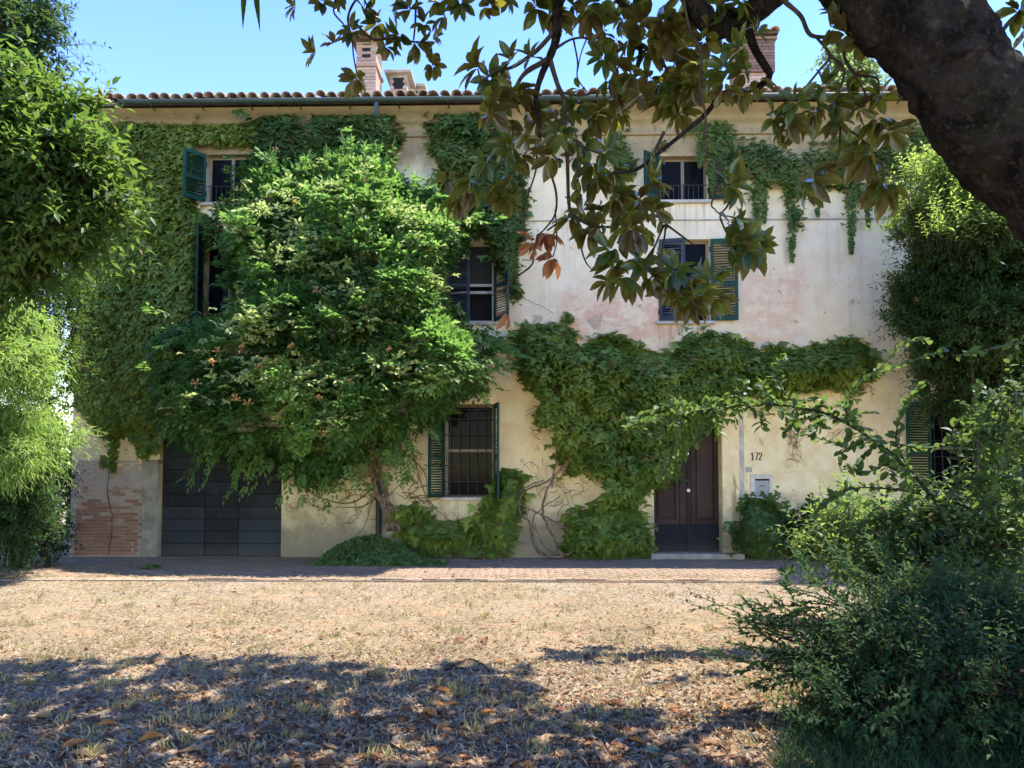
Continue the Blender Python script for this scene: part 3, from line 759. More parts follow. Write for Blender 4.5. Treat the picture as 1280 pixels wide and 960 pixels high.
# chimneys, built of brick courses
def chimney(px0, px1, ptop, side, Yf, dY, mat, kind):
    x0, x1 = fx(px0, 110, Yf), fx(px1, 110, Yf); zt = fz(ptop, (px0 + px1) / 2, Yf); zb = rz(Yf) - .05
    core = MB().box(x0 + .012, x1 - .012, Yf + .012, Yf + dY - .012, zb, zt - .01).build('chimney', MAT['concrete'], house)
    ch = .068; nrow = int((zt - .02 - zb) / ch); V = 0
    def course(xa, xb, ya, yb, z, r, skip=None):
        bl = MB()
        nb = max(1, round((xb - xa) / .24))
        for i in range(nb + 1):
            p = xa + (i - (.5 if r % 2 else 0)) * (xb - xa) / nb; q_ = p + (xb - xa) / nb
            p, q_ = max(p, xa), min(q_, xb)
            if q_ - p < .03 or (skip and skip[0] < (p + q_) / 2 < skip[1]): continue
            bl.box(p + .004, q_ - .004, ya + random.uniform(-.004, .004), yb + random.uniform(-.004, .004), z + .004, z + ch - .005)
        return bl
    for r in range(nrow):
        z = zb + r * ch; g_ = 0; sk = None; frac = r / nrow
        if kind == 'tower':
            if abs(z - fz(83, px0, Yf)) < ch * .6: g_ = .035
            if fz(77, px0, Yf) < z < fz(55, px0, Yf): sk = ((x0 + x1) / 2 - .09, (x0 + x1) / 2 + .09)
        if kind == 'cap' and z > zt - .52: g_ = .03 if z < zt - .44 else 0
        if kind == 'cap' and zt - .36 < z < zt - .1: sk = ((x0 + x1) / 2 - .13, (x0 + x1) / 2 + .13)
        if kind == 'flare' and z > zt - .85: g_ = .045 if z < zt - .16 else (.085 if z < zt - .09 else .125)
        course(x0 - g_, x1 + g_, Yf - g_, Yf + dY + g_, z, r, sk).build('brick_course', MAT['chimney'] if kind == 'flare' and z < zt - .85 else mat, core)
    if kind == 'tower':
        MB().box((x0 + x1) / 2 - .085, (x0 + x1) / 2 + .085, Yf + .004, Yf + .05, fz(77, px0, Yf), fz(55, px0, Yf)).build('smoke_opening', MAT['black'], core)
    if kind == 'cap':
        MB().box((x0 + x1) / 2 - .125, (x0 + x1) / 2 + .125, Yf + .004, Yf + .05, zt - .35, zt - .09).build('smoke_opening', MAT['black'], core)
        MB().box(x0 - .10, x1 + .10, Yf - .10, Yf + dY + .10, zt - .02, zt + .05, .01).build('cap_slab', MAT['concrete'], core)
    if kind in ('flare', 'tower'):
        k2 = int((x1 - x0 + .3) / .2)
        for i in range(k2):
            o = link('tile', tme, core, (x0 - .12 + (i + .5) * (x1 - x0 + .24) / k2, Yf - .2, zt - .02), (0, 0, random.uniform(-.1, .1)))
        MB().box(x0 - .1, x1 + .1, Yf - .12, Yf + dY + .12, zt - .03, zt + .03).build('cap_slab', MAT['soffit'], core)
    return core
chimney(445, 470, 50, 0, .9, .62, MAT['chimney'], 'tower')['label'] = 'tall pale brick chimney with a slit opening'
chimney(487, 509, 92, 0, 1.5, .5, MAT['chimney'], 'cap')['label'] = 'squat brick chimney with a flat cap'
chimney(512, 527, 109, 0, 2.3, .45, MAT['chimney'], 'cap')['label'] = 'smallest chimney behind the squat one'
chimney(925, 966, 44, 0, 1.2, .6, MAT['chimney_dark'], 'flare')['label'] = 'dark brick chimney with a tiled flaring top'

# ---------------------------------------------------------------- climbing plants on the facade
def surf_leaves(poly, n, tmax, edge, lump, seed, holes=(), gap=0.0, gapf=1.2, shell=.45, tmin=.03, warp=9.0, tiltz=0.0):
    """points and outward directions on a lumpy sheet of foliage that bulges tmax metres off the wall"""
    px, py = sample_poly(poly, n)
    for (a, b, c, d) in holes:
        k = ~((px > a) & (px < c) & (py > b) & (py < d)); px, py = px[k], py[k]
    P0 = at(px, py, 0.0 * px)
    if gap:
        g = fbm(P0, gapf, seed + 40); ed = sstep(pdist(px, py, poly), 0, 26)
        k = g + .25 * ed > gap + .12; px, py, P0 = px[k], py[k], P0[k]
    if warp:
        Q = np.stack([px, py, 0 * px], -1)
        sp = np.where(rng.random(len(px)) < .22, 2.2, 1.0)
        px = px + warp * sp * 2.2 * (fbm(Q, .045, seed + 70) - .5) + rng.normal(0, .22 * warp, len(px)) * sp
        py = py + warp * sp * 2.2 * (fbm(Q, .045, seed + 75) - .5) + rng.normal(0, .22 * warp, len(px)) * sp
        P0 = at(px, py, 0.0 * px)
    ppr = 1.0 / lump * .55
    lo, hi = P0.min(0), P0.max(0); rs = np.random.default_rng(seed * 13 + 5)
    ns = max(6, int((hi[0] - lo[0]) * (hi[2] - lo[2]) / (ppr * ppr) * 1.1))
    SD = np.stack([lo[0] + rs.random(ns) * (hi[0] - lo[0]), lo[2] + rs.random(ns) * (hi[2] - lo[2])], -1); SR = ppr * (.75 + .6 * rs.random(ns)); SA = (.15 + 1.15 * rs.random(ns) ** 1.6) if tiltz else np.ones(ns)
    def pil(P):
        best = np.zeros(len(P))
        for s0 in range(0, len(P), 4000):
            q = P[s0:s0 + 4000]; dx = (q[:, 0, None] - SD[None, :, 0]) / SR; dz = (q[:, 2, None] - SD[None, :, 1]) / SR
            f = np.clip(1 - dx * dx - dz * dz, 0, 1) ** .7 * (.85 - .45 * dz)
            best[s0:s0 + 4000] = (f * SA[None]).max(1)
        return best
    def T(P, e):
        if tiltz: return tmin + e * (tiltz * sstep(P[:, 2], 9.0, 2.2) + tmax * (.35 + .45 * np.clip(fbm(P, lump * .5, seed) - .12, 0, 1)) + .62 * pil(P))
        return tmin + tmax * e * (.35 + .45 * np.clip(fbm(P, lump * .5, seed) - .12, 0, 1) + .62 * pil(P))
    e = sstep(pdist(px, py, poly), 0, edge)
    t = T(P0, e); surf_leaves.pil = pil(P0)
    h = .06
    gxn = (T(P0 + (h, 0, 0), e) - t) / h
    zup = (T(P0 + (0, 0, h), e) - t) / h
    ee = sstep(pdist(px, py - 3, poly), 0, edge); zup = zup + (tmax * (ee - e)) / (3 / 65.)
    N = unit(np.stack([-gxn, -np.ones_like(t), -zup], -1))
    # keep the silhouette where it is in the photograph: move along the line of sight
    Pt = at(px, py, -t * (1 - shell * rng.random(len(t)) ** 1.5))
    return Pt, N, t, px, py
def climber(name, loc_px, label, cat, poly, n, size, mat, tmax=.2, edge=30, lump=1.5, seed=1, tpl=PALM7, droop=.8, parent=None, size_var=.85, holes=(), gap=0.0, gapf=1.2, up=.5, light=.0, asp=1.0, warp=9.0, tilt=.42, shelf=.5):
    P, N, t, px, py = surf_leaves(poly, n, tmax, edge, lump, seed, holes, gap, gapf, warp=warp)
    m = len(P)
    U = unit(np.stack([rng.normal(0, .6, m), rng.normal(-.35 - .5 * shelf, .3, m), -droop * (1 - .45 * shelf) + rng.normal(0, .4, m)], -1) + .25 * N)
    Nn = unit(N * (.8 - .45 * shelf) + np.array((0, -.35 * (1 - .6 * shelf), up + .45 * shelf)) + rvec(m) * tilt)
    s = size * (1 - size_var / 2 + size_var * rng.random(m))
    tint = np.clip(.30 + 1.25 * (fbm(P, 1.4, seed + 9) - .5) + .25 * rng.normal(size=m) * .6 + light, 0, 1); tint[rng.random(m) < .022] = 1.6
    L = Leaves().add(tpl, P - U * s[:, None] * .4, U, Nn, s * asp, s, tint)
    return L, P, N
def climber_thing(name, label, cat, base_px, *a, **k):
    base = at(base_px[0], base_px[1], -.1); base[2] = max(base[2], 0)
    root = empty(name, tuple(base), label, cat)
    L, P, N = climber(name, None, None, None, *a, **k)
    o = L.build('foliage', MAT[k['mat']] if 'mat' in k else MAT[a[3]]); child_at_world(o, root)
    return root, P, N
def wstems(root, lines, mat, sides=6, name='stem', rough=.25):
    for ln, r0, r1, Y in lines:
        pts = np.array([at(p[0], p[1], (p[2] if len(p) > 2 else Y)) for p in ln]); pts[:, 2] = np.maximum(pts[:, 2], .0)
        n = max(8, int(len(pts) * 7)); t = Tubes()
        c = spline(pts, n); c[1:-1] += rng.normal(0, .008, (n - 2, 3))
        t.add(c, np.linspace(r0, r1, n), sides, rough, random.randrange(90)); child_at_world(t.build(name, mat), root)

HOLE = {'w1': (240, 180, 322, 262), 'w2': (247, 286, 296, 402), 'w3': (562, 305, 640, 404), 'w4': (541, 518, 622, 624), 'w6': (806, 188, 922, 258), 'door': (856, 545, 902, 720)}

# boston ivy sheet at the left end of the wall
IVY = [(90, 150), (180, 148), (240, 156), (330, 146), (335, 185), (260, 188), (245, 260), (255, 290), (248, 400), (225, 470), (205, 520), (190, 560), (178, 575), (165, 540), (150, 545), (140, 590), (128, 575), (120, 530), (95, 510), (88, 400)]
r1, P, N = climber_thing('boston_ivy', 'flat sheet of shingled boston ivy covering the wall above the exposed bricks', 'ivy', (140, 690), IVY, 15500, .135, 'ivy', tmax=.22, edge=18, lump=2.4, seed=3, holes=[HOLE['w1']], gap=.25, gapf=2.6, up=.35, tpl=IVYT, droop=1.15, tilt=.32, light=.2, shelf=.45)
wstems(r1, [([(136, 692), (140, 650), (134, 610), (140, 560), (130, 480), (150, 380), (140, 250)], .012, .006, -.03), ([(140, 560), (165, 520), (180, 430), (200, 330), (190, 200)], .009, .004, -.03)], MAT['vinewood'])
dead = [([(300 + 8 * i + random.uniform(-6, 6), 150), (298 + 9 * i + random.uniform(-12, 12), 160), (290 + 10 * i + random.uniform(-18, 18), 172)], .006, .003, -.02) for i in range(-9, 6)]
wstems(r1, dead, MAT['drytwig'], 4, 'dry_twig')

# ivy hanging under the eave, middle and right
EV1 = [(320, 141), (492, 139), (502, 175), (480, 215), (420, 205), (345, 215), (322, 190)]
r, P, N = climber_thing('wall_ivy', 'dark ivy under the gutter around the top of the downpipe', 'ivy', (474, 300), EV1, 3200, .15, 'eaveivy', tmax=.42, edge=14, lump=1.7, seed=5, gap=.2, gapf=1.8, warp=14)
EV2 = [(538, 138), (615, 138), (640, 190), (660, 260), (650, 300), (640, 360), (660, 375), (640, 372), (622, 330), (600, 290), (575, 262), (552, 245), (556, 215), (540, 190)]
r, P, N = climber_thing('wall_ivy', 'dark ivy falling from the eave to the window with the insect screen', 'ivy', (600, 280), EV2, 3800, .15, 'eaveivy', tmax=.45, edge=14, lump=1.7, seed=6, holes=[(575, 303, 622, 405)], gap=.2, gapf=1.8, warp=11)
wstems(r, [([(650, 370), (665, 378), (680, 384), (692, 392)], .005, .003, -.04)], MAT['drytwig'], 4)
EV3 = [(742, 160), (780, 165), (810, 182), (860, 172), (900, 150), (940, 172), (1000, 178), (1060, 172), (1110, 160), (1150, 155), (1215, 170), (1215, 215), (1150, 215), (1120, 250), (1085, 220), (1072, 290), (1064, 300), (1056, 240), (1030, 235), (1005, 240), (996, 310), (988, 300), (984, 240), (955, 235), (947, 262), (938, 225), (915, 225), (905, 170), (880, 185), (800, 190), (782, 235), (765, 240), (765, 190)]
r, P, N = climber_thing('hanging_ivy', 'blue green ivy fringe hanging in strands from under the right half of the eave', 'ivy', (1000, 300), EV3, 6200, .088, 'eaveivy', tmax=.22, edge=12, lump=2.2, seed=7, holes=[(822, 190, 886, 256)], gap=.42, gapf=2.2, warp=12)
L = Leaves()
for px_, y0, y1, wd in ((990, 235, 318, 7), (1064, 225, 308, 7), (946, 225, 280, 6), (955, 230, 270, 5), (1085, 230, 275, 5), (1118, 240, 275, 5), (770, 180, 250, 7), (890, 150, 235, 10), (875, 150, 200, 9), (905, 150, 230, 9), (1130, 170, 250, 10), (915, 200, 240, 6), (1022, 230, 262, 5)):
    y1 += 8; wd *= .75; k = int((y1 - y0) * wd * .42); u = rng.random(k) ** .8
    q = at(px_ + rng.normal(0, wd, k) * (1.1 - u), y0 + u * (y1 - y0), -.05 - .12 * rng.random(k))
    m = len(q); U = np.stack([rng.normal(0, .6, m), rng.normal(-.3, .3, m), -np.ones(m)], -1)
    L.add(PALM7, q, U, np.stack([rng.normal(0, .4, m), -np.ones(m), .4 + rng.normal(0, .3, m)], -1), .07, .07, np.clip(.35 + .25 * rng.normal(size=m), 0, 1))
child_at_world(L.build('hanging_strands', MAT['eaveivy']), r)
wstems(r, [([(820 + 22 * i + random.uniform(-9, 9), 142), (815 + 22 * i + random.uniform(-12, 12), 160), (818 + 22 * i + random.uniform(-14, 14), 180)], .006, .003, -.02) for i in range(15)], MAT['drytwig'], 4, 'dry_twig')

# the big trumpet vine
TV = [(312, 212), (330, 195), (352, 215), (385, 212), (420, 192), (455, 190), (490, 205), (512, 235), (545, 250), (590, 262), (600, 295), (572, 318), (562, 350), (566, 395), (590, 410), (622, 430), (616, 448), (600, 462), (612, 490), (580, 488), (555, 516), (515, 535), (500, 566), (470, 555), (430, 585), (385, 600), (368, 585), (340, 560), (300, 575), (262, 560), (225, 548), (200, 520), (214, 470), (206, 430), (240, 412), (280, 402), (300, 370), (292, 320), (270, 300), (262, 272), (300, 255)]
tv = empty('trumpet_vine', tuple(at(480, 690, -.35) * (1, 1, 0)), 'huge bulging trumpet vine with orange flowers beside the garage door', 'climbing vine')
TVH = [(572, 500, 624, 626), HOLE['w2'], (240, 180, 300, 262), (582, 312, 640, 404)]
def compound(P, A, n_pairs, rl, ls, Nup, tint):
    """pinnate leaves: P base, A axis; returns C,U,N,w,l,tint for the leaflets"""
    m = len(P); C, U, NN, W, Lg, Tt = [], [], [], [], [], []
    A = unit(A); side = unit(np.cross(A, Nup)); nn = np.cross(side, A)
    for k in range(n_pairs + 1):
        u = (k + .6) / (n_pairs + .6)
        for sg in ((1, -1) if k < n_pairs else (0,)):
            base = P + A * (rl * u)[:, None] + np.array((0, 0, -1.)) * (rl * .25 * u * u)[:, None]
            d = unit(A * (.55 if sg else 1) + side * sg * .9 + np.array((0, 0, -.28)) + rng.normal(0, .16, (m, 3)))
            C.append(base); U.append(d); NN.append(unit(nn + rng.normal(0, .28, (m, 3)))); f = ls * (1 - .25 * abs(u - .5)) * (.85 + .3 * rng.random(m))
            W.append(f * .56); Lg.append(f * 1.15); Tt.append(np.clip(tint + rng.normal(0, .07, m), 0, 1))
    return [np.concatenate(x) for x in (C, U, NN, W, Lg, Tt)]
P, N, t, px, py = surf_leaves(TV, 8200, .8, 38, 1.25, 12, TVH, .30, 2.0, .30, .12, 17, 1.0)
m = len(P); pl_ = surf_leaves.pil
A = unit(N * .9 + np.array((0, -.25, .30)) + rvec(m) * .55)
top = fbm(P, 1.6, 77)
tint = np.clip(.05 + .25 * (top - .45) + .12 * sstep(pl_, .6, .95) + .10 * rng.random(m), 0, 1)  # clump tops lightened: young growth with sunlight painted into the tint
L = Leaves().add(LEAF4, *compound(P, A, 3, .24 + .08 * rng.random(m), np.full(m, .135), unit(N * .4 + np.array((0, 0, 1.)) + rvec(m) * .25), tint))
# young shoots standing clear of the mass, sunlight put into their pale tint
P2, N2, t2, px2, py2 = surf_leaves(TV, 2600, .8, 38, 1.25, 12, TVH, 0, 1.2, .0, .12, 13, 1.0)
k = (surf_leaves.pil > .68) & (vnoise(P2, 1.1, 15) > .36); P2, N2 = P2[k], N2[k]; m2 = len(P2)
A2 = unit(N2 * .6 + np.array((0, -.55, .55)) + rvec(m2) * .4)
for j in range(4):
    L.add(LEAF4, *compound(P2 + A2 * (.05 + .05 * j), unit(A2 + rvec(m2) * .9), 3, np.full(m2, .14), np.full(m2, .09), unit(np.array((0, 0, 1.)) + rvec(m2) * .4), np.clip(.75 + .2 * rng.random(m2), 0, 1)))
TVA = np.array(TV, float); LY = Leaves()
# tufts of young leaves that stick out, paled to paint sunlight on the clumps
P3, N3, t3, px3, py3 = surf_leaves(TV, 620, .8, 38, 1.25, 12, TVH, 0, 1.2, .0, .12, 13, 1.0)
k = (rng.random(len(P3)) < .18 + .5 * sstep(px3, 250, 430) * sstep(py3, 560, 500)) & (pdist(px3, py3, TV) > 9); P3 = P3[k]
print('tufts', len(P3))
for p in P3:
    c0 = p + np.array((rng.normal(0, .03), -.12 - .12 * rng.random(), .06)); nn_ = random.randint(5, 10); wd_ = random.uniform(.10, .24)
    q = c0 + rng.normal(0, 1, (nn_, 3)) * (wd_, .06, .05); dirs = np.stack([rng.normal(0, .7, nn_), -.5 + rng.normal(0, .4, nn_), .35 + rng.normal(0, .4, nn_)], -1)
    LY.add(LEAF4, *compound(q, dirs, 2, np.full(nn_, .10), np.full(nn_, .095), unit(np.array((0, -.3, 1.)) + rvec(nn_) * .3), rng.random(nn_)))
child_at_world(LY.build('sunlit_young_leaves', MAT['young']), tv)
for i in range(150):
    k = random.randrange(len(TV)); f = random.random(); a_ = TVA[k] * (1 - f) + TVA[(k + 1) % len(TV)] * f; out = a_ - np.array((410, 390)); out /= np.linalg.norm(out)
    if any(h[0] - 14 < a_[0] + out[0] * 20 < h[2] + 14 and h[1] - 14 < a_[1] + out[1] * 20 < h[3] + 14 for h in TVH): continue
    n_ = random.randint(2, 5); yy = -.35 - .9 * random.random()
    for j in range(n_):
        q = a_ + out * (j * 8 - 8) + rng.normal(0, 3, 2) + np.array((0, .9 * j * j)); P_ = at(q[0], q[1], yy)[None]
        L.add(LEAF4, *compound(P_, np.array(((out[0] + rng.normal(0, .5), -.3, -out[1] + rng.normal(0, .4)),)), 3, np.array((.2,)), np.array((.115,)), np.array(((0, -.3, 1.),)), np.array((.3 + .4 * random.random(),))))
child_at_world(L.build('foliage', MAT['trumpet']), tv)
# flowers: sprays of small trumpets at the shoot tips
def trumpet(Vb, A, ln, r):
    A = unit(A); s1 = unit(np.cross(A, (.2, .3, 1.))); s2 = np.cross(A, s1); V, F = [], []
    for k, (u, q) in enumerate(((0, .25), (.7, .42), (1, 1.))):
        for j in range(6):
            a = j / 6 * 2 * np.pi; V.append(Vb + A * ln * u + (s1 * np.cos(a) + s2 * np.sin(a)) * r * q)
    for k in range(2):
        for j in range(6): F.append((k * 6 + j, k * 6 + (j + 1) % 6, k * 6 + 6 + (j + 1) % 6, k * 6 + 6 + j))
    return np.array(V), np.array(F)
fl = []
for v in range(4):
    VV, FF, n = [], [], 0
    for i in range(9):
        d = unit(np.array((0, -.4, .5)) + rng.normal(0, .6, 3)); a, f = trumpet(d * .012, d, .065 + .03 * rng.random(), .016); VV.append(a); FF.append(f + n); n += len(a)
    VV = np.concatenate(VV); fl.append(np_mesh('flower_cluster', VV, np.concatenate(FF), MAT['flower'], rng.random(len(VV)), True))
for i, (a, b) in enumerate(((437, 268), (430, 262), (470, 283), (487, 247), (372, 256), (345, 190), (272, 440), (302, 436), (345, 455), (395, 365), (450, 375), (365, 436), (560, 380), (322, 462), (310, 505), (330, 452), (398, 500), (404, 545), (437, 480), (485, 440), (430, 405), (500, 340), (548, 310), (455, 230), (265, 455), (295, 500), (440, 545), (280, 310), (520, 300), (540, 355), (400, 300), (350, 520), (500, 470), (300, 330), (245, 480), (415, 520))):
    d = sstep(pdist(np.array([float(a)]), np.array([float(b)]), TV), 0, 42)
    P0 = at(a, b, 0.0); tt = .12 + d * (.8 * .6 + 1.0 * sstep(P0[None, 2], 9., 2.2) + .5)
    o = link('flower_cluster', fl[i % 4], None, at(a, b, -float(tt[0]) - .10), (0, 0, random.uniform(-.8, .8))); child_at_world(o, tv)
# its trunk: several twisted stems
ln = []
for i in range(9):
    o = random.uniform(-6, 6)
    ln.append(([(492 + o * 1.4, 664, -.30 - .1 * random.random()), (486 + o, 640, -.28), (478 + o * .8 + random.uniform(-7, 7), 610, -.30), (472 + o + random.uniform(-6, 6), 585, -.36), (468 + o * 1.5, 560, -.5), (460 + o * 5, 520, -.8)], .034 - .002 * i, .018, -.3))
wstems(tv, ln, MAT['vinewood'], 8, 'stem', .35)
t = Tubes()
for i in range(70):
    a = random.uniform(0, 2 * math.pi); q = np.array((random.uniform(372, 545), random.uniform(565, 640))); pts = [q]
    for s_ in range(4): q = q + np.array((random.uniform(-17, 17), random.uniform(-9, 14))); pts.append(q)
    pts = np.array([at(p[0], p[1], -.03) for p in pts]); c = spline(pts, 14); c[:, 1] -= rng.random(14) * .03; t.add(c, np.linspace(.008, .003, 14), 4)
for pts in ([(478, 600), (440, 628), (400, 622), (372, 606)], [(474, 590), (440, 600), (410, 590), (385, 575)], [(482, 612), (455, 632), (420, 634)], [(515, 560), (525, 600), (540, 640)], [(500, 560), (530, 590), (534, 620)], [(380, 560), (395, 590), (420, 615)]):
    t.add(spline(np.array([at(p[0], p[1], -.05) for p in pts]), 20), np.linspace(.014, .006, 20), 5, .3)
o = t.build('dry_twig', MAT['drytwig']); o['kind'] = 'stuff'; child_at_world(o, tv)
t = Tubes()
for pts in ([(548, 420), (556, 448), (562, 470)], [(520, 420), (545, 424), (560, 432)], [(515, 495), (530, 520), (535, 545)], [(505, 560), (508, 545), (520, 520)]):
    t.add(spline(np.array([at(p[0], p[1], -1.15) for p in pts]), 14), np.linspace(.008, .004, 14), 5)
o = t.build('bare_shoot', MAT['drytwig']); o['kind'] = 'stuff'; child_at_world(o, tv)

# creeper over the front door
CR = [(640, 430), (655, 410), (690, 398), (712, 402), (722, 428), (760, 425), (800, 440), (845, 440), (872, 418), (910, 420), (940, 432), (985, 440), (1040, 430), (1080, 426), (1092, 470), (1065, 488), (1010, 492), (960, 502), (915, 505), (870, 545), (855, 570), (838, 605), (815, 612), (800, 640), (770, 645), (790, 660), (812, 690), (740, 700), (712, 690), (738, 645), (730, 605), (704, 580), (676, 562), (650, 540), (660, 500), (640, 470)]
cr = empty('virginia_creeper', tuple(at(700, 696, -.25) * (1, 1, 0)), 'green creeper with knotted stems climbing around the front door', 'climbing vine')
L, P, N = climber('x', None, None, None, CR, 13500, .15, 'creeper', tmax=.75, edge=30, lump=1.7, seed=21, tpl=IVYT, gap=.41, gapf=1.7, up=.6, holes=[HOLE['door']], warp=13)
for poly, n, tm in (([(930, 436), (985, 442), (1040, 432), (1082, 428), (1086, 470), (1030, 480), (960, 490), (930, 478)], 1500, .4), ([(715, 440), (760, 425), (800, 440), (790, 480), (740, 490)], 900, .5), ([(850, 430), (890, 416), (940, 436), (960, 470), (900, 480), (850, 470)], 1400, .55), ([(790, 440), (840, 440), (848, 480), (800, 510), (770, 480)], 900, .5),
                    ([(705, 650), (760, 628), (800, 640), (815, 690), (760, 702), (710, 695)], 1700, .6), ([(808, 520), (850, 512), (868, 540), (852, 575), (826, 612), (806, 580)], 900, .3)):
    L2, _, _ = climber('x', None, None, None, poly, int(n * 1.3), .165, 'creeper', tpl=IVYT, tmax=tm, edge=22, lump=2.0, seed=random.randrange(60), up=.9, light=.12); L.p += L2.p
child_at_world(L.build('foliage', MAT['creeper']), cr)
ln = []
for pts, r0 in (([(702, 697), (680, 692), (668, 680), (662, 655), (650, 640), (655, 615), (690, 598), (715, 570), (725, 540)], .026), ([(700, 695), (715, 690), (716, 670), (700, 655), (670, 640), (648, 628), (652, 612), (680, 600)], .022),
                ([(705, 698), (690, 670), (678, 640), (685, 610), (705, 580), (730, 545), (745, 500)], .024), ([(695, 697), (672, 690), (664, 668), (672, 640), (700, 620)], .018), ([(712, 692), (690, 690), (676, 676), (668, 655)], .016),
                ([(700, 600), (720, 560), (760, 500), (800, 480), (860, 475)], .018), ([(690, 610), (695, 560), (690, 500), (690, 430)], .016)):
    ln.append((pts, r0, r0 * .55, -.22))
wstems(cr, ln, MAT['vinewood'], 7, 'stem', .35)
t = Tubes()
for (a0, b0, a1, b1, n) in ((960, 455, 1080, 490, 40), (1085, 490, 1085, 560, 0), (645, 600, 720, 660, 34), (985, 520, 1000, 575, 26), (1050, 470, 1090, 560, 30), (655, 480, 690, 590, 16)):
    for i in range(n):
        q = np.array((random.uniform(a0, a1), random.uniform(b0, b1))); pts = [q]
        for s_ in range(3): q = q + np.array((random.uniform(-9, 9), random.uniform(-5, 12))); pts.append(q)
        t.add(spline(np.array([at(p[0], p[1], -.04 - .25 * random.random() * (a0 < 720)) for p in pts]), 9), np.linspace(.006, .002, 9), 4)
o = t.build('dry_twig', MAT['drytwig']); o['kind'] = 'stuff'; child_at_world(o, cr)

# low plants along the foot of the wall
def low(name, label, cat, poly, n, size, mat, tmax, seed, **k):
    c = np.mean(poly, 0)
    r = empty(name, tuple(at(c[0], 697, -.15) * (1, 1, 0)), label, cat)
    L, P, N = climber('x', None, None, None, poly, n, size, mat, tmax=tmax, edge=k.pop('edge', 24), lump=k.pop('lump', 2.2), seed=seed, up=.9, warp=17, gap=.30, gapf=2.4, tpl=k.pop('tpl', PALM7), **k)
    P_ = L.build('foliage', MAT[mat]); child_at_world(P_, r)
    t = Tubes()
    for i in range(9):
        px = random.uniform(min(p[0] for p in poly) + 12, max(p[0] for p in poly) - 12); t.add(spline(np.array([at(px, 697, -.12), at(px + random.uniform(-9, 9), 670, -.2), at(px + random.uniform(-15, 15), 640, -.25)]), 10), np.linspace(.008, .003, 10), 4)
    child_at_world(t.build('stem', MAT['drytwig']), r)
    return r
low('creeper_shrub', 'low creeper shrub with large lobed leaves under the barred window', 'shrub', [(500, 660), (520, 650), (560, 650), (590, 658), (600, 676), (560, 692), (510, 688)], 1700, .18, 'creeper', .6, 31, tpl=IVYT)
low('creeper_shrub', 'upright creeper shrub with large lobed leaves right of the barred window', 'shrub', [(600, 650), (618, 625), (630, 590), (648, 585), (652, 620), (645, 660), (640, 690), (605, 682)], 1700, .19, 'creeper', .6, 32, light=.1, tpl=IVYT)
low('privet_bush', 'rounded dark green bush at the right side of the doorstep', 'bush', [(922, 650), (935, 628), (960, 632), (985, 655), (990, 690), (960, 705), (926, 698)], 3000, .10, 'eaveivy', .75, 33)
low('ivy_hedge', 'dark low hedge along the wall beneath the letterbox and right window', 'hedge', [(985, 650), (1020, 635), (1060, 650), (1110, 640), (1150, 650), (1260, 640), (1275, 700), (1130, 705), (985, 700)], 4200, .11, 'hedge', .9, 34)
# ground ivy, a patch at the foot of the trumpet vine
gp = [(388, 708), (408, 690), (440, 672), (470, 668), (505, 682), (530, 700), (560, 700), (552, 708), (470, 713)]
px, py = sample_poly(gp, 2600); d = sstep(pdist(px, py, gp), 0, 16)
Y = -.25 - 1.0 * sstep(py, 670, 712) - .2 * rng.random(len(px)); P = at(px, py, Y); P[:, 2] = np.maximum(P[:, 2], .02)
U = np.stack([rng.normal(0, .7, len(px)), rng.normal(-.5, .4, len(px)), rng.normal(-.35, .3, len(px))], -1)
gi = Leaves().add(PALM7, P, U, unit(np.stack([rng.normal(0, .4, len(px)), -.5 + rng.normal(0, .3, len(px)), np.ones(len(px))], -1)), .085, .085, np.clip(.4 + .25 * rng.normal(size=len(px)), 0, 1)).build('ground_ivy', MAT['eaveivy'])
tag(gi, 'ground ivy spreading over the bricks at the foot of the trumpet vine', 'ground ivy')

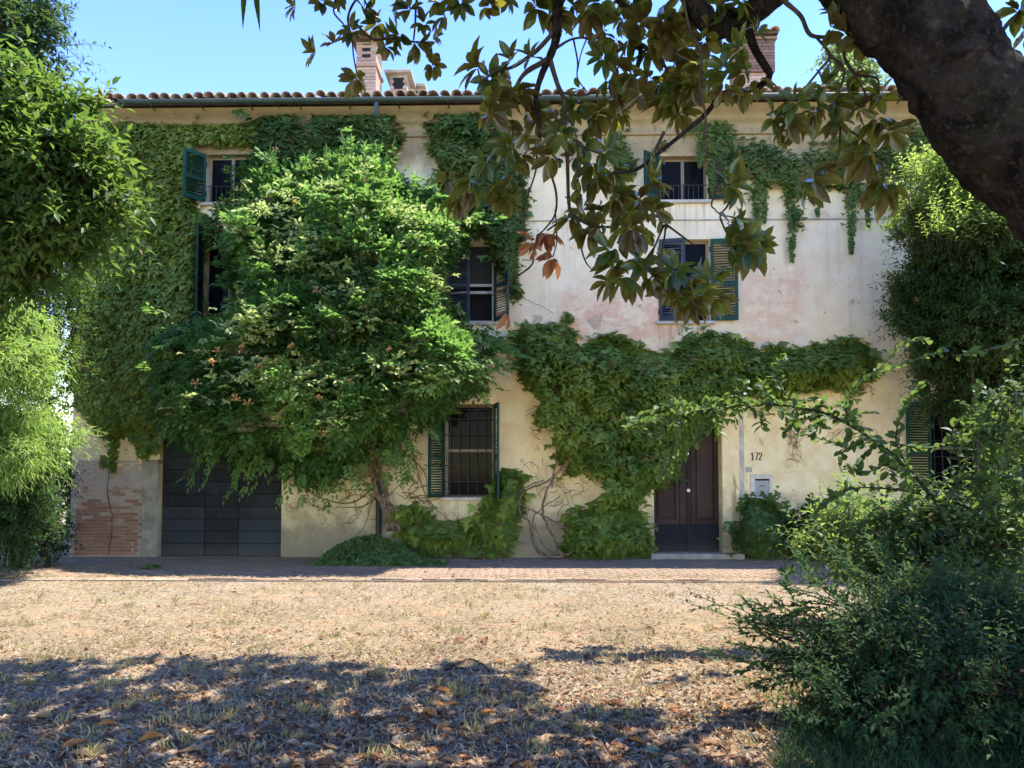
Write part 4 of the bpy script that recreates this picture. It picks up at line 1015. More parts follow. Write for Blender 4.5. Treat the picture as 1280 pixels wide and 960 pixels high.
# ---------------------------------------------------------------- bushes and trees made of leafy shoots
def shoots(blobs, n, ln, per, leaf, tpl=LEAF4, asp=.4, up=.4, out=.9, shell=(.55, 1.0), seed=0, gap=0.0, gapf=1.2, ldroop=.25, spread=.9, tintb=.3, tintv=.8, young=.0, jit=.35, keep=None, sub=7):
    """leafy twigs around ellipsoids; returns leaf arrays and twig polylines"""
    B = np.array(blobs, float)
    if sub:
        dd = rvec(len(B) * sub); sc = (.24 + .28 * rng.random((len(B) * sub, 1)))
        BB = np.repeat(B, sub, 0); B = np.concatenate([np.concatenate([BB[:, :3] + dd * BB[:, 3:] * (.62 + .45 * rng.random((len(BB), 1))), BB[:, 3:] * sc], -1), np.concatenate([B[:, :3], B[:, 3:] * .72], -1)])
    vol = (B[:, 3] * B[:, 4] * B[:, 5]) ** .67; ch = rng.choice(len(B), n, p=vol / vol.sum())
    d = rvec(n); rad = shell[0] + (shell[1] - shell[0]) * rng.random(n) ** .6
    P = B[ch, :3] + d * B[ch, 3:] * rad[:, None]
    if gap: k = fbm(P, gapf, seed) > gap; P, d, ch = P[k], d[k], ch[k]
    if keep is not None: k = keep(P); P, d, ch = P[k], d[k], ch[k]
    n = len(P)
    nrm = unit(d / B[ch, 3:])
    A = unit(nrm * out + np.array((0, 0, up)) + rvec(n) * jit)
    l = ln * (.5 + 1.25 * rng.random(n) ** 2)
    tb = np.clip(tintb + tintv * (fbm(P, 1.3, seed + 5) - .5) + rng.normal(0, .06, n), 0, 1)
    C, U, NN, W, Lg, T = [], [], [], [], [], []
    s1 = unit(np.cross(A, np.array((.13, .21, 1.)))); s2 = np.cross(s1, A)
    ga = rng.random(n) * 6.28
    for k in range(per):
        u = (k + .7) / per
        base = P + A * (l * u)[:, None] - np.array((0, 0, 1.)) * (l * .18 * u * u)[:, None]
        th = ga + k * 2.4; sd = s1 * np.cos(th)[:, None] + s2 * np.sin(th)[:, None]
        U.append(unit(A * (.55 + .5 * (k == per - 1)) + sd * spread * (1 - .4 * (k == per - 1)) + np.array((0, 0, -ldroop)) + rng.normal(0, .12, (n, 3))))
        C.append(base); NN.append(unit(np.array((0, 0, 1.)) + A * .3 + rng.normal(0, .35, (n, 3))))
        sz = leaf * (.7 + .5 * rng.random(n)) * (1 - .25 * u); W.append(sz * asp); Lg.append(sz); tt_ = np.clip(tb + young * u + rng.normal(0, .06, n), 0, 1); tt_[rng.random(n) < .012] = 1.6; T.append(tt_)
    return [np.concatenate(x) for x in (C, U, NN, W, Lg, T)], P, A, l
def twigs_mesh(P, A, l, r=.004, frac=1.0):
    n = int(len(P) * frac); P, A, l = P[:n], A[:n], l[:n]
    s1 = unit(np.cross(A, np.array((.13, .21, 1.)))); s2 = np.cross(s1, A); V = []; F = []
    for k, u in enumerate((-.6, .3, .95)):
        c = P + A * (l * u)[:, None] - np.array((0, 0, 1.)) * (l * .18 * max(u, 0) ** 2)[:, None]
        for j in range(3): a = j * 2.094; V.append(c + (s1 * np.cos(a) + s2 * np.sin(a)) * r * (1.3 - .5 * k))
    V = np.stack(V, 1)
    q = np.array([(k * 3 + j, k * 3 + (j + 1) % 3, k * 3 + 3 + (j + 1) % 3, k * 3 + 3 + j) for k in range(2) for j in range(3)])
    return V.reshape(-1, 3), (q[None] + (np.arange(n) * 9)[:, None, None]).reshape(-1, 4)
def limbs(root, base, targets, r0, mat, name='branch', sides=6, r1=.01, sag=.3, seg=12):
    for tg in targets:
        base_, tg = np.array(base, float), np.array(tg, float); mid = base_ * .5 + tg * .5 + np.array((0, 0, sag * np.linalg.norm(tg - base_) * .3)) + rng.normal(0, .06, 3)
        t = Tubes(); t.add(spline(np.array([base_, base_ * .75 + mid * .25, mid, tg]), seg), np.linspace(r0, r1, seg), sides, .2, random.randrange(50)); child_at_world(t.build(name, mat), root)
def bpx(px, py, D, rpx, ry=None, rd=None):
    c = dep(px, py, D); k = D / FPX
    return (*c, rpx * k, (rd or rpx) * k, (ry or rpx) * k)
def plant(name, label, cat, base, blobs, n, ln, per, leaf, mat, group=None, twigr=.004, twigf=.6, trunk=None, part='crown', **k):
    r = empty(name, tuple(base), label, cat, group)
    a, P, A, l = shoots(blobs, n, ln, per, leaf, **k)
    child_at_world(Leaves().add(k.get('tpl', LEAF4), *a).build(part, MAT[mat]), r)
    if twigf:
        V, F = twigs_mesh(P, A, l, twigr, twigf); o = link('twigs', np_mesh('twigs', V, F, MAT['twig']), None); o['kind'] = 'stuff'; child_at_world(o, r)
    if trunk:
        top, r0, nb = trunk
        t = Tubes(); b0 = np.array(base, float); tp = np.array(top, float)
        t.add(spline(np.array([b0 - (0, 0, .1), b0 * .6 + tp * .4 + rng.normal(0, .05, 3), tp]), 16), np.linspace(r0, r0 * .5, 16), 9, .15); child_at_world(t.build('trunk', MAT['twig']), r)
        B = np.array(blobs); ch = rng.choice(len(B), nb); limbs(r, tp, B[ch, :3] + rvec(nb) * B[ch, 3:] * .7, r0 * .4, MAT['twig'])
    return r

# left-hand tree leaning into the frame
lb = [bpx(-28, 190, 8.4, 95, 75, 110), bpx(42, 215, 8.3, 75, 60, 80), bpx(92, 232, 8.2, 48, 42, 60), bpx(-23, 300, 8.4, 70, 60, 90), bpx(47, 285, 8.2, 62, 45, 70), bpx(74, 140, 8.4, 28, 24, 30), bpx(22, 135, 8.5, 45, 35, 60), bpx(80, 275, 8.2, 35, 30, 45), bpx(-108, 240, 8.5, 120, 120, 120), bpx(104, 210, 8.1, 28, 35, 35), bpx(-23, 330, 8.3, 56, 30, 60), bpx(22, 322, 8.3, 45, 22, 50), bpx(2, 110, 8.4, 55, 40, 60), bpx(42, 175, 8.3, 70, 50, 70), bpx(82, 160, 8.3, 45, 35, 50)]
base = dep(-230, 600, 8.6); base[2] = 0
plant('broadleaf_tree', 'leafy broadleaf tree with long pointed leaves reaching in front of the ivy wall', 'tree', base, lb, 5400, .36, 9, .165, 'lefttree', asp=.40, up=.15, seed=51, gap=.41, gapf=1.9, trunk=(dep(-150, 330, 8.5), .14, 20), twigr=.005, young=.18, ldroop=.12, tintb=.34)
ub = [bpx(6, 30, 10.5, 62, 62, 70), bpx(-74, 20, 10.5, 90, 90, 90), bpx(41, 60, 10.3, 34, 32, 40), bpx(-4, 95, 10.4, 45, 28, 40), bpx(31, 15, 10.4, 38, 25, 40)]
base = dep(-180, 600, 10.8); base[2] = 0
plant('walnut_tree', 'taller airy tree with small blue green leaves rising into the sky behind the broadleaf tree', 'tree', base, ub, 2100, .36, 9, .13, 'hedge', asp=.38, up=.1, seed=53, gap=.34, gapf=1.4, trunk=(dep(-130, 150, 10.6), .15, 8), twigr=.006, tintb=.38)
# bamboo
bb = [bpx(-19, 430, 10.2, 62, 48, 60), bpx(26, 455, 10.0, 32, 36, 45), bpx(-24, 530, 10.1, 52, 40, 55), bpx(-94, 470, 10.2, 80, 90, 80), bpx(31, 420, 10.3, 22, 22, 30), bpx(-9, 570, 10, 45, 24, 40), bpx(50, 545, 10.8, 22, 36, 40)]
base = dep(-40, 640, 10.2); base[2] = 0
bam = plant('bamboo_clump', 'bright yellow green bamboo clump with drooping narrow leaves at the left edge', 'bamboo', base, bb, 4800, .30, 9, .15, 'bamboo', asp=.13, up=-.05, seed=55, gap=.34, gapf=1.5, part='leaves', tpl=LEAF2, ldroop=.7, spread=.8, twigr=.0025, tintb=.5)
for i in range(11):
    p = dep(-70 + 11 * i, 640, 12.2 + random.uniform(-.3, .4)); p[2] = 0; t = Tubes(); t.add(spline(np.array([p, p + (random.uniform(-.1, .2), 0, 1.3), p + (random.uniform(-.1, .5), random.uniform(-.3, .1), 2.7)]), 14), np.linspace(.016, .006, 14), 6); child_at_world(t.build('culm', MAT['hedge']), bam)
# dark hedge, its near clumps painting the shaded foot of the bamboo, and the yellow-green growth behind
hb = [bpx(-8, 610, 11.2, 60, 50, 50), bpx(32, 625, 11.4, 38, 44, 40), bpx(2, 665, 11.3, 60, 34, 40), bpx(7, 640, 12.6, 52, 52, 55), bpx(44, 620, 12.9, 30, 60, 40), bpx(-68, 620, 12.6, 80, 90, 60), bpx(52, 670, 12.6, 24, 34, 30), bpx(2, 560, 12.8, 60, 60, 50)]
base = dep(20, 700, 12.8); base[2] = 0
plant('hedge_shrub', 'dark dense shrub with the shaded bamboo foot at the left corner of the house', 'shrub', base, hb, 5200, .26, 9, .095, 'hedge', asp=.42, up=.2, seed=57, gap=.22, twigf=.3, trunk=(dep(20, 640, 12.8), .05, 8))
yb = [bpx(75, 400, 12.4, 26, 50, 30), bpx(60, 480, 12.6, 40, 60, 40), bpx(20, 400, 12.6, 60, 60, 50), bpx(88, 350, 12.4, 22, 30, 20), bpx(45, 345, 12.6, 40, 24, 30)]
base = dep(60, 700, 12.6); base[2] = 0
plant('corner_tree', 'slim light green tree between the bamboo and the ivy wall', 'tree', base, yb, 1700, .26, 9, .09, 'lefttree', asp=.35, up=.2, seed=59, gap=.3, trunk=(dep(60, 480, 12.6), .05, 7), tintb=.42)
# trees standing further away
pb = [bpx(1060, 100, 34, 34, 40, 34), bpx(1040, 80, 34, 18, 18, 18), bpx(1075, 70, 34, 16, 16, 16), bpx(1085, 100, 34, 20, 25, 20), bpx(1060, 200, 34, 70, 90, 50)]
base = dep(1060, 594, 34); base[2] = 0
plant('poplar_tree', 'hazy pale green tree top rising behind the roof ridge', 'tree', base, pb, 1300, .7, 8, .30, 'poplar', asp=.55, up=.3, seed=61, gap=.33, gapf=.8, trunk=(dep(1060, 200, 34), .22, 8), twigr=.012)
for i, (x, y, h, lab) in enumerate(((-15, 3, 5.5, 'round dark tree beyond the left corner of the house'), (-19, -2, 6.5, 'tall dark tree beyond the bamboo'), (-12.5, 6, 4.5, 'low dark tree half hidden behind the corner shrub'))):
    plant('garden_tree', lab, 'tree', (x, y, 0), [(x, y, h * .55, 2.2, 2.0, h * .45), (x + 1, y, h * .35, 1.8, 1.5, h * .35)], 900, .5, 9, .20, 'hedge', asp=.5, up=.2, seed=62 + i, twigf=0, trunk=((x, y, h * .5), .12, 5))

# big climbing shrub on the right of the facade
rb_ = [bpx(1215, 300, 12.6, 72, 55, 70), bpx(1190, 380, 12.9, 50, 60, 70), bpx(1235, 410, 12.6, 70, 60, 80), bpx(1170, 330, 13.1, 34, 50, 50), bpx(1175, 255, 12.9, 34, 40, 40), bpx(1190, 440, 13.2, 28, 36, 40), bpx(1260, 290, 12.4, 60, 50, 60), bpx(1300, 380, 12.5, 80, 120, 80), bpx(1205, 270, 12.7, 40, 34, 40), bpx(1225, 470, 13, 45, 40, 40), bpx(1172, 470, 13.3, 26, 50, 30), bpx(1240, 530, 13.2, 40, 50, 40), bpx(1165, 400, 13.2, 30, 70, 36), bpx(1270, 600, 13.2, 46, 60, 40), bpx(1270, 520, 13, 50, 70, 40)]
base = dep(1240, 700, 12.9); base[2] = 0
plant('climbing_shrub', 'massive rounded dark shrub climbing the right end of the facade up to the eave', 'shrub', base, rb_, 10500, .30, 10, .125, 'bush', asp=.36, up=.45, seed=71, gap=.18, gapf=1.2, twigf=.35, trunk=(dep(1235, 480, 12.9), .07, 12), young=.2, tintb=.12, tintv=.5)
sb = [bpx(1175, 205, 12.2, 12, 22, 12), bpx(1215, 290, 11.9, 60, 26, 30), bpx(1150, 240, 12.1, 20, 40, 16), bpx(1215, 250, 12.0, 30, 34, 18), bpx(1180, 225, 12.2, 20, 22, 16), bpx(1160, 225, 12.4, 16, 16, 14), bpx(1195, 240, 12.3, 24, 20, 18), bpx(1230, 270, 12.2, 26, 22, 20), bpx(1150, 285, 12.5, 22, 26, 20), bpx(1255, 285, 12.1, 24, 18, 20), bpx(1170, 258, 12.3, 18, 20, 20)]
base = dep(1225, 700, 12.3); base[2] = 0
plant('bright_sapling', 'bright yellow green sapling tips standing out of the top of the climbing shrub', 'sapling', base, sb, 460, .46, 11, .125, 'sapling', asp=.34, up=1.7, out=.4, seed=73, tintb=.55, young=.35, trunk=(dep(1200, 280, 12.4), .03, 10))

# foreground shrubs at the right
fb = [bpx(1190, 835, 4.9, 140, 80, 150), bpx(1090, 835, 4.8, 80, 62, 100), bpx(1280, 825, 4.9, 130, 100, 150), bpx(1055, 805, 5.1, 50, 38, 60), bpx(1210, 890, 4.6, 145, 52, 120), bpx(1140, 775, 5.3, 60, 38, 70), bpx(1230, 770, 5.2, 80, 44, 80), bpx(1045, 855, 4.7, 38, 32, 60)]
base = dep(1190, 900, 4.7); base[2] = 0
fs = plant('privet_shrub', 'large dark fine leaved shrub filling the lower right foreground', 'shrub', base, fb, 3300, .32, 15, .060, 'laurel', asp=.40, up=.25, seed=81, gap=.36, gapf=2.0, twigr=.0022, twigf=.8, trunk=(dep(1190, 860, 4.8), .03, 14), shell=(.35, 1.0), jit=.55, tintb=.3)
L = Leaves(); t = Tubes()
def spray(pts, D, nl, leaf, asp, r0, tint, tp=LEAF4, dr=.2):
    c = spline(np.array([dep(p[0], p[1], D) for p in pts]), 26); t.add(c, np.linspace(r0, r0 * .4, 26), 5)
    u = np.linspace(.08, 1, nl) * 25; i = np.minimum(u.astype(int), 24); f = (u - i)[:, None]; C = c[i] * (1 - f) + c[i + 1] * f; A = unit(np.gradient(c, axis=0))[i]
    s1 = unit(np.cross(A, np.array((.1, .2, 1.)))); sg = np.where(np.arange(nl) % 2, 1., -1.)[:, None]
    U = unit(A * .6 + s1 * sg * .8 + np.array((0, 0, .25 - dr)) + rng.normal(0, .28, (nl, 3)))
    s = leaf * (.7 + .5 * rng.random(nl))
    L.add(tp, C, U, unit(np.array((0, -.35, .9)) + rng.normal(0, .45, (nl, 3))), s * asp, s, np.clip(tint + rng.normal(0, .12, nl), 0, 1))
for pts in ([(1060, 790), (990, 800), (930, 770), (862, 745)], [(1050, 830), (980, 835), (930, 825), (885, 812)], [(1040, 800), (980, 785), (950, 765), (930, 750)], [(1060, 760), (1010, 745), (985, 735), (978, 712)], [(1040, 780), (990, 780), (955, 790), (920, 785)], [(1050, 860), (1000, 845), (960, 850), (945, 862)],
            [(1040, 845), (1000, 825), (960, 812), (925, 808)], [(1070, 760), (1030, 735), (1010, 715), (995, 690)], [(1060, 770), (1020, 760), (985, 760), (960, 748)], [(1050, 815), (1005, 812), (965, 800), (940, 790)], [(1090, 730), (1060, 700), (1045, 680)], [(1120, 720), (1105, 690), (1100, 670)], [(1030, 775), (1000, 765), (975, 775), (945, 778)], [(1030, 830), (985, 818), (955, 826), (930, 838)]):
    for k in range(3): spray([(p[0] + random.uniform(-1, 1) * (8 + 6 * k) * (j + 1) / len(pts), p[1] + random.uniform(-1, 1) * (7 + 6 * k) * (j + 1) / len(pts)) for j, p in enumerate(pts)], 4.9 + .12 * k, 44, .062, .36, .004, .3)
child_at_world(L.build('leafy_spray', MAT['laurel']), fs); child_at_world(t.build('spray_stem', MAT['twig']), fs)

# plum sapling whose arching branches cross the doorway
D = 7.0
base = dep(1290, 800, 7.2); base[2] = 0
pl = empty('plum_sapling', tuple(base), 'young plum tree with round leaves whose arching branch crosses in front of the doorway', 'tree')
L = Leaves(); t = Tubes(); t.add(spline(np.array([base, dep(1262, 735, 7.1), dep(1225, 685, 7.05)]), 14), np.linspace(.032, .022, 14), 8, .1)
main = [(1225, 685), (1180, 640), (1135, 585), (1085, 545), (1040, 520), (990, 508), (940, 505), (890, 512), (840, 518), (790, 535)]
spray(main, D, 190, .105, .62, .019, .4, ELL)
for pts, nl in (([(1000, 508), (980, 490), (970, 468), (978, 445)], 16), ([(1060, 530), (1058, 500), (1075, 478), (1110, 462), (1150, 448), (1180, 440)], 34), ([(1085, 545), (1065, 560), (1040, 552), (1010, 545)], 20), ([(1040, 520), (1020, 530), (1000, 545)], 10),
                ([(1135, 585), (1120, 550), (1130, 510), (1150, 480)], 26), ([(1180, 640), (1200, 590), (1190, 540), (1215, 510), (1225, 480)], 34), ([(1200, 660), (1240, 610), (1255, 560), (1280, 520)], 30), ([(1180, 640), (1130, 640), (1090, 650), (1060, 665)], 26),
                ([(1200, 660), (1150, 675), (1110, 690), (1050, 690)], 26), ([(1225, 685), (1180, 700), (1130, 715), (1080, 710)], 26), ([(1160, 620), (1120, 612), (1070, 610), (1040, 622), (1020, 640)], 28), ([(1215, 670), (1260, 640), (1285, 600)], 20), ([(900, 510), (880, 530), (870, 552)], 12),
                ([(860, 515), (845, 545), (836, 580), (825, 600)], 22), ([(930, 505), (950, 520), (952, 535)], 8), ([(1090, 470), (1110, 450), (1130, 430), (1160, 425)], 14), ([(1190, 445), (1225, 440), (1260, 432), (1285, 428)], 16), ([(1120, 555), (1160, 560), (1200, 545), (1250, 540)], 26), ([(1225, 560), (1230, 520), (1250, 490)], 18),
                ([(870, 514), (840, 505), (815, 512), (795, 522)], 14), ([(980, 507), (962, 495), (950, 478)], 10), ([(1160, 610), (1190, 600), (1240, 600), (1275, 605)], 24), ([(1140, 590), (1110, 580), (1085, 590), (1060, 585)], 18)):
    nl = int(nl * 1.5)
    spray(pts, D + random.uniform(-.25, .25), nl, .098, .60, .009, .36 + random.uniform(-.15, .2), ELL)
for i in range(46):
    k = random.uniform(0, len(main) - 1.01); a = main[int(k)]; b_ = main[int(k) + 1]; f = k - int(k); x0, y0 = a[0] + (b_[0] - a[0]) * f, a[1] + (b_[1] - a[1]) * f
    an = random.uniform(0, 6.28); ln_ = random.uniform(18, 48); spray([(x0, y0), (x0 + .5 * ln_ * math.cos(an), y0 + .4 * ln_ * math.sin(an)), (x0 + ln_ * math.cos(an), y0 + ln_ * math.sin(an) * .8 + 4)], D + random.uniform(-.3, .3), int(ln_ * .4), .095, .6, .004, .36, ELL)
ab = [bpx(1175, 660, 7.1, 76, 34, 70), bpx(1268, 625, 7.2, 44, 50, 60), bpx(1130, 690, 6.9, 70, 36, 60), bpx(1230, 690, 7.0, 70, 46, 60), bpx(1255, 540, 7.2, 36, 40, 40), bpx(1150, 720, 6.9, 90, 30, 60), bpx(1250, 730, 6.9, 80, 36, 60)]
a, P, A, l = shoots(ab, 900, .28, 9, .085, ELL, asp=.58, up=.3, seed=91, tintb=.34)
L.add(ELL, *a)
V_, F_ = twigs_mesh(P, A, l, .003)
child_at_world(L.build('crown', MAT['plum']), pl); child_at_world(t.build('branch', MAT['twig']), pl)
o = link('twigs', np_mesh('twigs', V_, F_, MAT['twig'])); o['kind'] = 'stuff'; child_at_world(o, pl)
# lime-green shrub lit from behind, between the plum and the wall
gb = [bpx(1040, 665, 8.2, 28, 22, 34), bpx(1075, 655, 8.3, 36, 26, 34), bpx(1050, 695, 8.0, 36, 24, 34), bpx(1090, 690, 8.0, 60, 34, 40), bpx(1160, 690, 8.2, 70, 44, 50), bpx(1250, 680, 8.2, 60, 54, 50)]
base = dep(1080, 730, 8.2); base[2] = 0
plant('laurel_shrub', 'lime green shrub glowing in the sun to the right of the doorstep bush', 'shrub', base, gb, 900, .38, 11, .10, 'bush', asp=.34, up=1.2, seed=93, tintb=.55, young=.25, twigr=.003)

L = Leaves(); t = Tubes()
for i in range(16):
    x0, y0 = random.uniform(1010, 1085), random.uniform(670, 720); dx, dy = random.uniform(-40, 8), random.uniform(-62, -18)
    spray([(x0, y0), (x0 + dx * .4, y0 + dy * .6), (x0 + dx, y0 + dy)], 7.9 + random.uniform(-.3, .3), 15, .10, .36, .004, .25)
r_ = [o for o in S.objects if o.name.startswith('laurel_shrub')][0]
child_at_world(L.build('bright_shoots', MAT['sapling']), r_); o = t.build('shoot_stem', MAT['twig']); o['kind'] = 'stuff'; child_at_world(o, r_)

# ---------------------------------------------------------------- the magnolia overhead
MD = 3.5
mbase = np.array((3.55, -10.75, 0.0))
mag = empty('magnolia_tree', tuple(mbase), 'old magnolia whose mossy limb and glossy leaf rosettes hang across the top of the view', 'tree')
limb = [tuple(mbase - (0, 0, .2)), tuple(mbase + (-.02, 0, .7)), tuple(dep(1440, 345, 3.52)), tuple(dep(1327, 234, 3.5)), tuple(dep(1226, 137, 3.5)), tuple(dep(1172, 55, 3.52)), tuple(dep(1078, -44, 3.65)), tuple(dep(985, -140, 4.0)), tuple(dep(840, -280, 4.6))]
t = Tubes(); t.add(spline(np.array(limb), 320), np.interp(np.linspace(0, 1, 320), [0, .12, .3, .45, .6, .75, .88, 1], [.40, .31, .25, .24, .236, .23, .19, .14]), 110, .13, 4)
child_at_world(t.build('trunk', MAT['bark']), mag)
def branch(pts, D, w0, w1, rough=.18):
    """polyline in pixels (optionally with its own distance), widths in pixels"""
    P = np.array([dep(p[0], p[1], p[2] if len(p) > 2 else D) for p in pts]); n = 7 * len(pts)
    c = spline(P, n); k = D / FPX / 2 * (.72 if w0 < 20 else .9)
    t = Tubes(); t.add(c, np.linspace(w0 * k, w1 * k, n), 8 if w0 > 8 else 6, rough, random.randrange(90)); child_at_world(t.build('branch', MAT['bark'] if w0 > 12 else MAT['twig']), mag)
branch([(1060, -60), (985, -18), (950, 10), (920, 26), (895, 34), (872, 12), (850, -30)], 3.9, 38, 26)
branch([(935, 38), (944, 62), (956, 82), (962, 94), (952, 106), (935, 113), (906, 116), (880, 145), (857, 164), (825, 190), (795, 212), (765, 216)], 3.9, 15, 5)
branch([(965, -15), (981, 2), (1001, 20), (1014, 44), (1047, 49), (1057, 75), (1070, 93), (1096, 98), (1098, 116)], 3.8, 9, 3)
branch([(1020, 46), (1037, 69), (1024, 88), (1001, 115), (975, 135), (958, 144)], 3.8, 5, 2.5)
branch([(1037, 69), (1055, 88), (1047, 125), (1050, 157), (1048, 193), (1036, 208), (1022, 220)], 3.8, 6, 3)
branch([(1068, 93), (1082, 121), (1066, 140), (1050, 156)], 3.8, 4, 2)
branch([(1050, 157), (1075, 172), (1100, 200), (1105, 225)], 3.8, 4, 2)
branch([(985, -140, 4.0), (860, -130, 4.2), (760, -90), (715, -30), (700, 0), (696, 23), (695, 47), (688, 70), (677, 94), (670, 122), (674, 150), (675, 175)], 4.2, 22, 5)
branch([(692, 40), (678, 56), (665, 68), (640, 84), (619, 89), (603, 100), (597, 86)], 4.2, 9, 3)
branch([(684, 75), (658, 90), (645, 108), (635, 130)], 4.2, 11, 4)
branch([(688, 76), (696, 103), (705, 127), (706, 164), (709, 195), (711, 252), (716, 268), (740, 282), (765, 284)], 4.2, 10, 4)
branch([(706, 140), (721, 175), (721, 257)], 4.1, 4, 3)
branch([(693, 62), (708, 52), (719, 48), (733, 48), (752, 59), (760, 70)], 4.2, 5, 2.5)
branch([(717, 50), (722, 77), (722, 98), (735, 116)], 4.2, 3.5, 2)
branch([(733, 49), (726, 68), (722, 89)], 4.2, 3, 2); branch([(735, 52), (745, 70), (752, 82)], 4.2, 3, 2)
branch([(698, 115), (724, 119), (745, 115), (768, 108)], 4.2, 5, 3)
branch([(690, 140), (705, 162), (729, 183), (757, 195), (775, 205)], 4.2, 5, 3)
branch([(830, 165), (819, 188), (812, 204), (812, 218), (820, 240), (830, 265), (832, 280), (829, 307), (821, 340)], 3.9, 6, 3)
branch([(832, 280), (855, 297), (866, 305)], 3.9, 4, 2); branch([(830, 281), (819, 307), (816, 316), (812, 340)], 3.9, 4, 2.5)
branch([(850, -20), (863, 39), (875, 60), (876, 85), (875, 108), (882, 147), (880, 184), (896, 203), (909, 243), (910, 256), (901, 268), (902, 277), (912, 297), (927, 310)], 3.8, 5, 3)
branch([(905, 208), (890, 252), (894, 262), (902, 270)], 3.8, 3.5, 2)
branch([(670, 175), (685, 209), (695, 240), (694, 267), (682, 285), (672, 294)], 4.3, 5, 2.5)
branch([(670, 180), (670, 212), (657, 255), (655, 290), (657, 302)], 4.3, 4, 2)
branch([(715, 270), (700, 277), (684, 288)], 4.3, 4, 3); branch([(716, 270), (725, 305), (732, 327), (740, 337)], 4.3, 4, 2)
branch([(694, 262), (696, 300), (692, 318)], 4.3, 3, 2)
branch([(672, 294), (667, 317), (664, 332), (643, 348), (633, 358), (617, 368), (609, 364)], 4.3, 4.5, 2)
branch([(634, 357), (634, 378), (634, 388)], 4.3, 2.5, 2)
branch([(640, 130), (622, 150), (612, 190), (598, 225)], 4.3, 5, 2.5); branch([(640, 150), (642, 180), (640, 190)], 4.3, 4, 2)
branch([(985, -140, 4.0), (800, -150, 4.6), (640, -120), (560, -45), (470, -20), (420, -12), (395, -6)], 5.2, 16, 6)
branch([(470, -20), (445, 0), (435, 23), (440, 48), (442, 70), (446, 92)], 5.2, 5, 2.5)
branch([(425, -12), (417, 14), (431, 34), (420, 50), (408, 58)], 5.2, 4, 2)
branch([(450, -18), (458, 5), (468, 15), (472, 28)], 5.2, 4, 2); branch([(560, -40), (530, -15), (521, 0), (519, 30), (517, 50)], 5.2, 5, 3)
branch([(440, 25), (465, 48), (490, 48), (515, 52), (537, 56), (541, 82)], 5.2, 5, 2.5); branch([(650, -122), (635, -80), (620, -30), (612, 2)], 5.0, 6, 3)
branch([(985, -140, 4.0), (890, -110), (800, -60), (770, -10), (790, 20), (800, 60), (796, 95)], 4.2, 16, 5); branch([(800, 55), (830, 80), (845, 130), (850, 150)], 4.2, 6, 3)
branch([(1205, 95, 3.55), (1235, 60, 3.8), (1260, 30, 4.1), (1276, 12, 4.2)], 4.2, 10, 4)

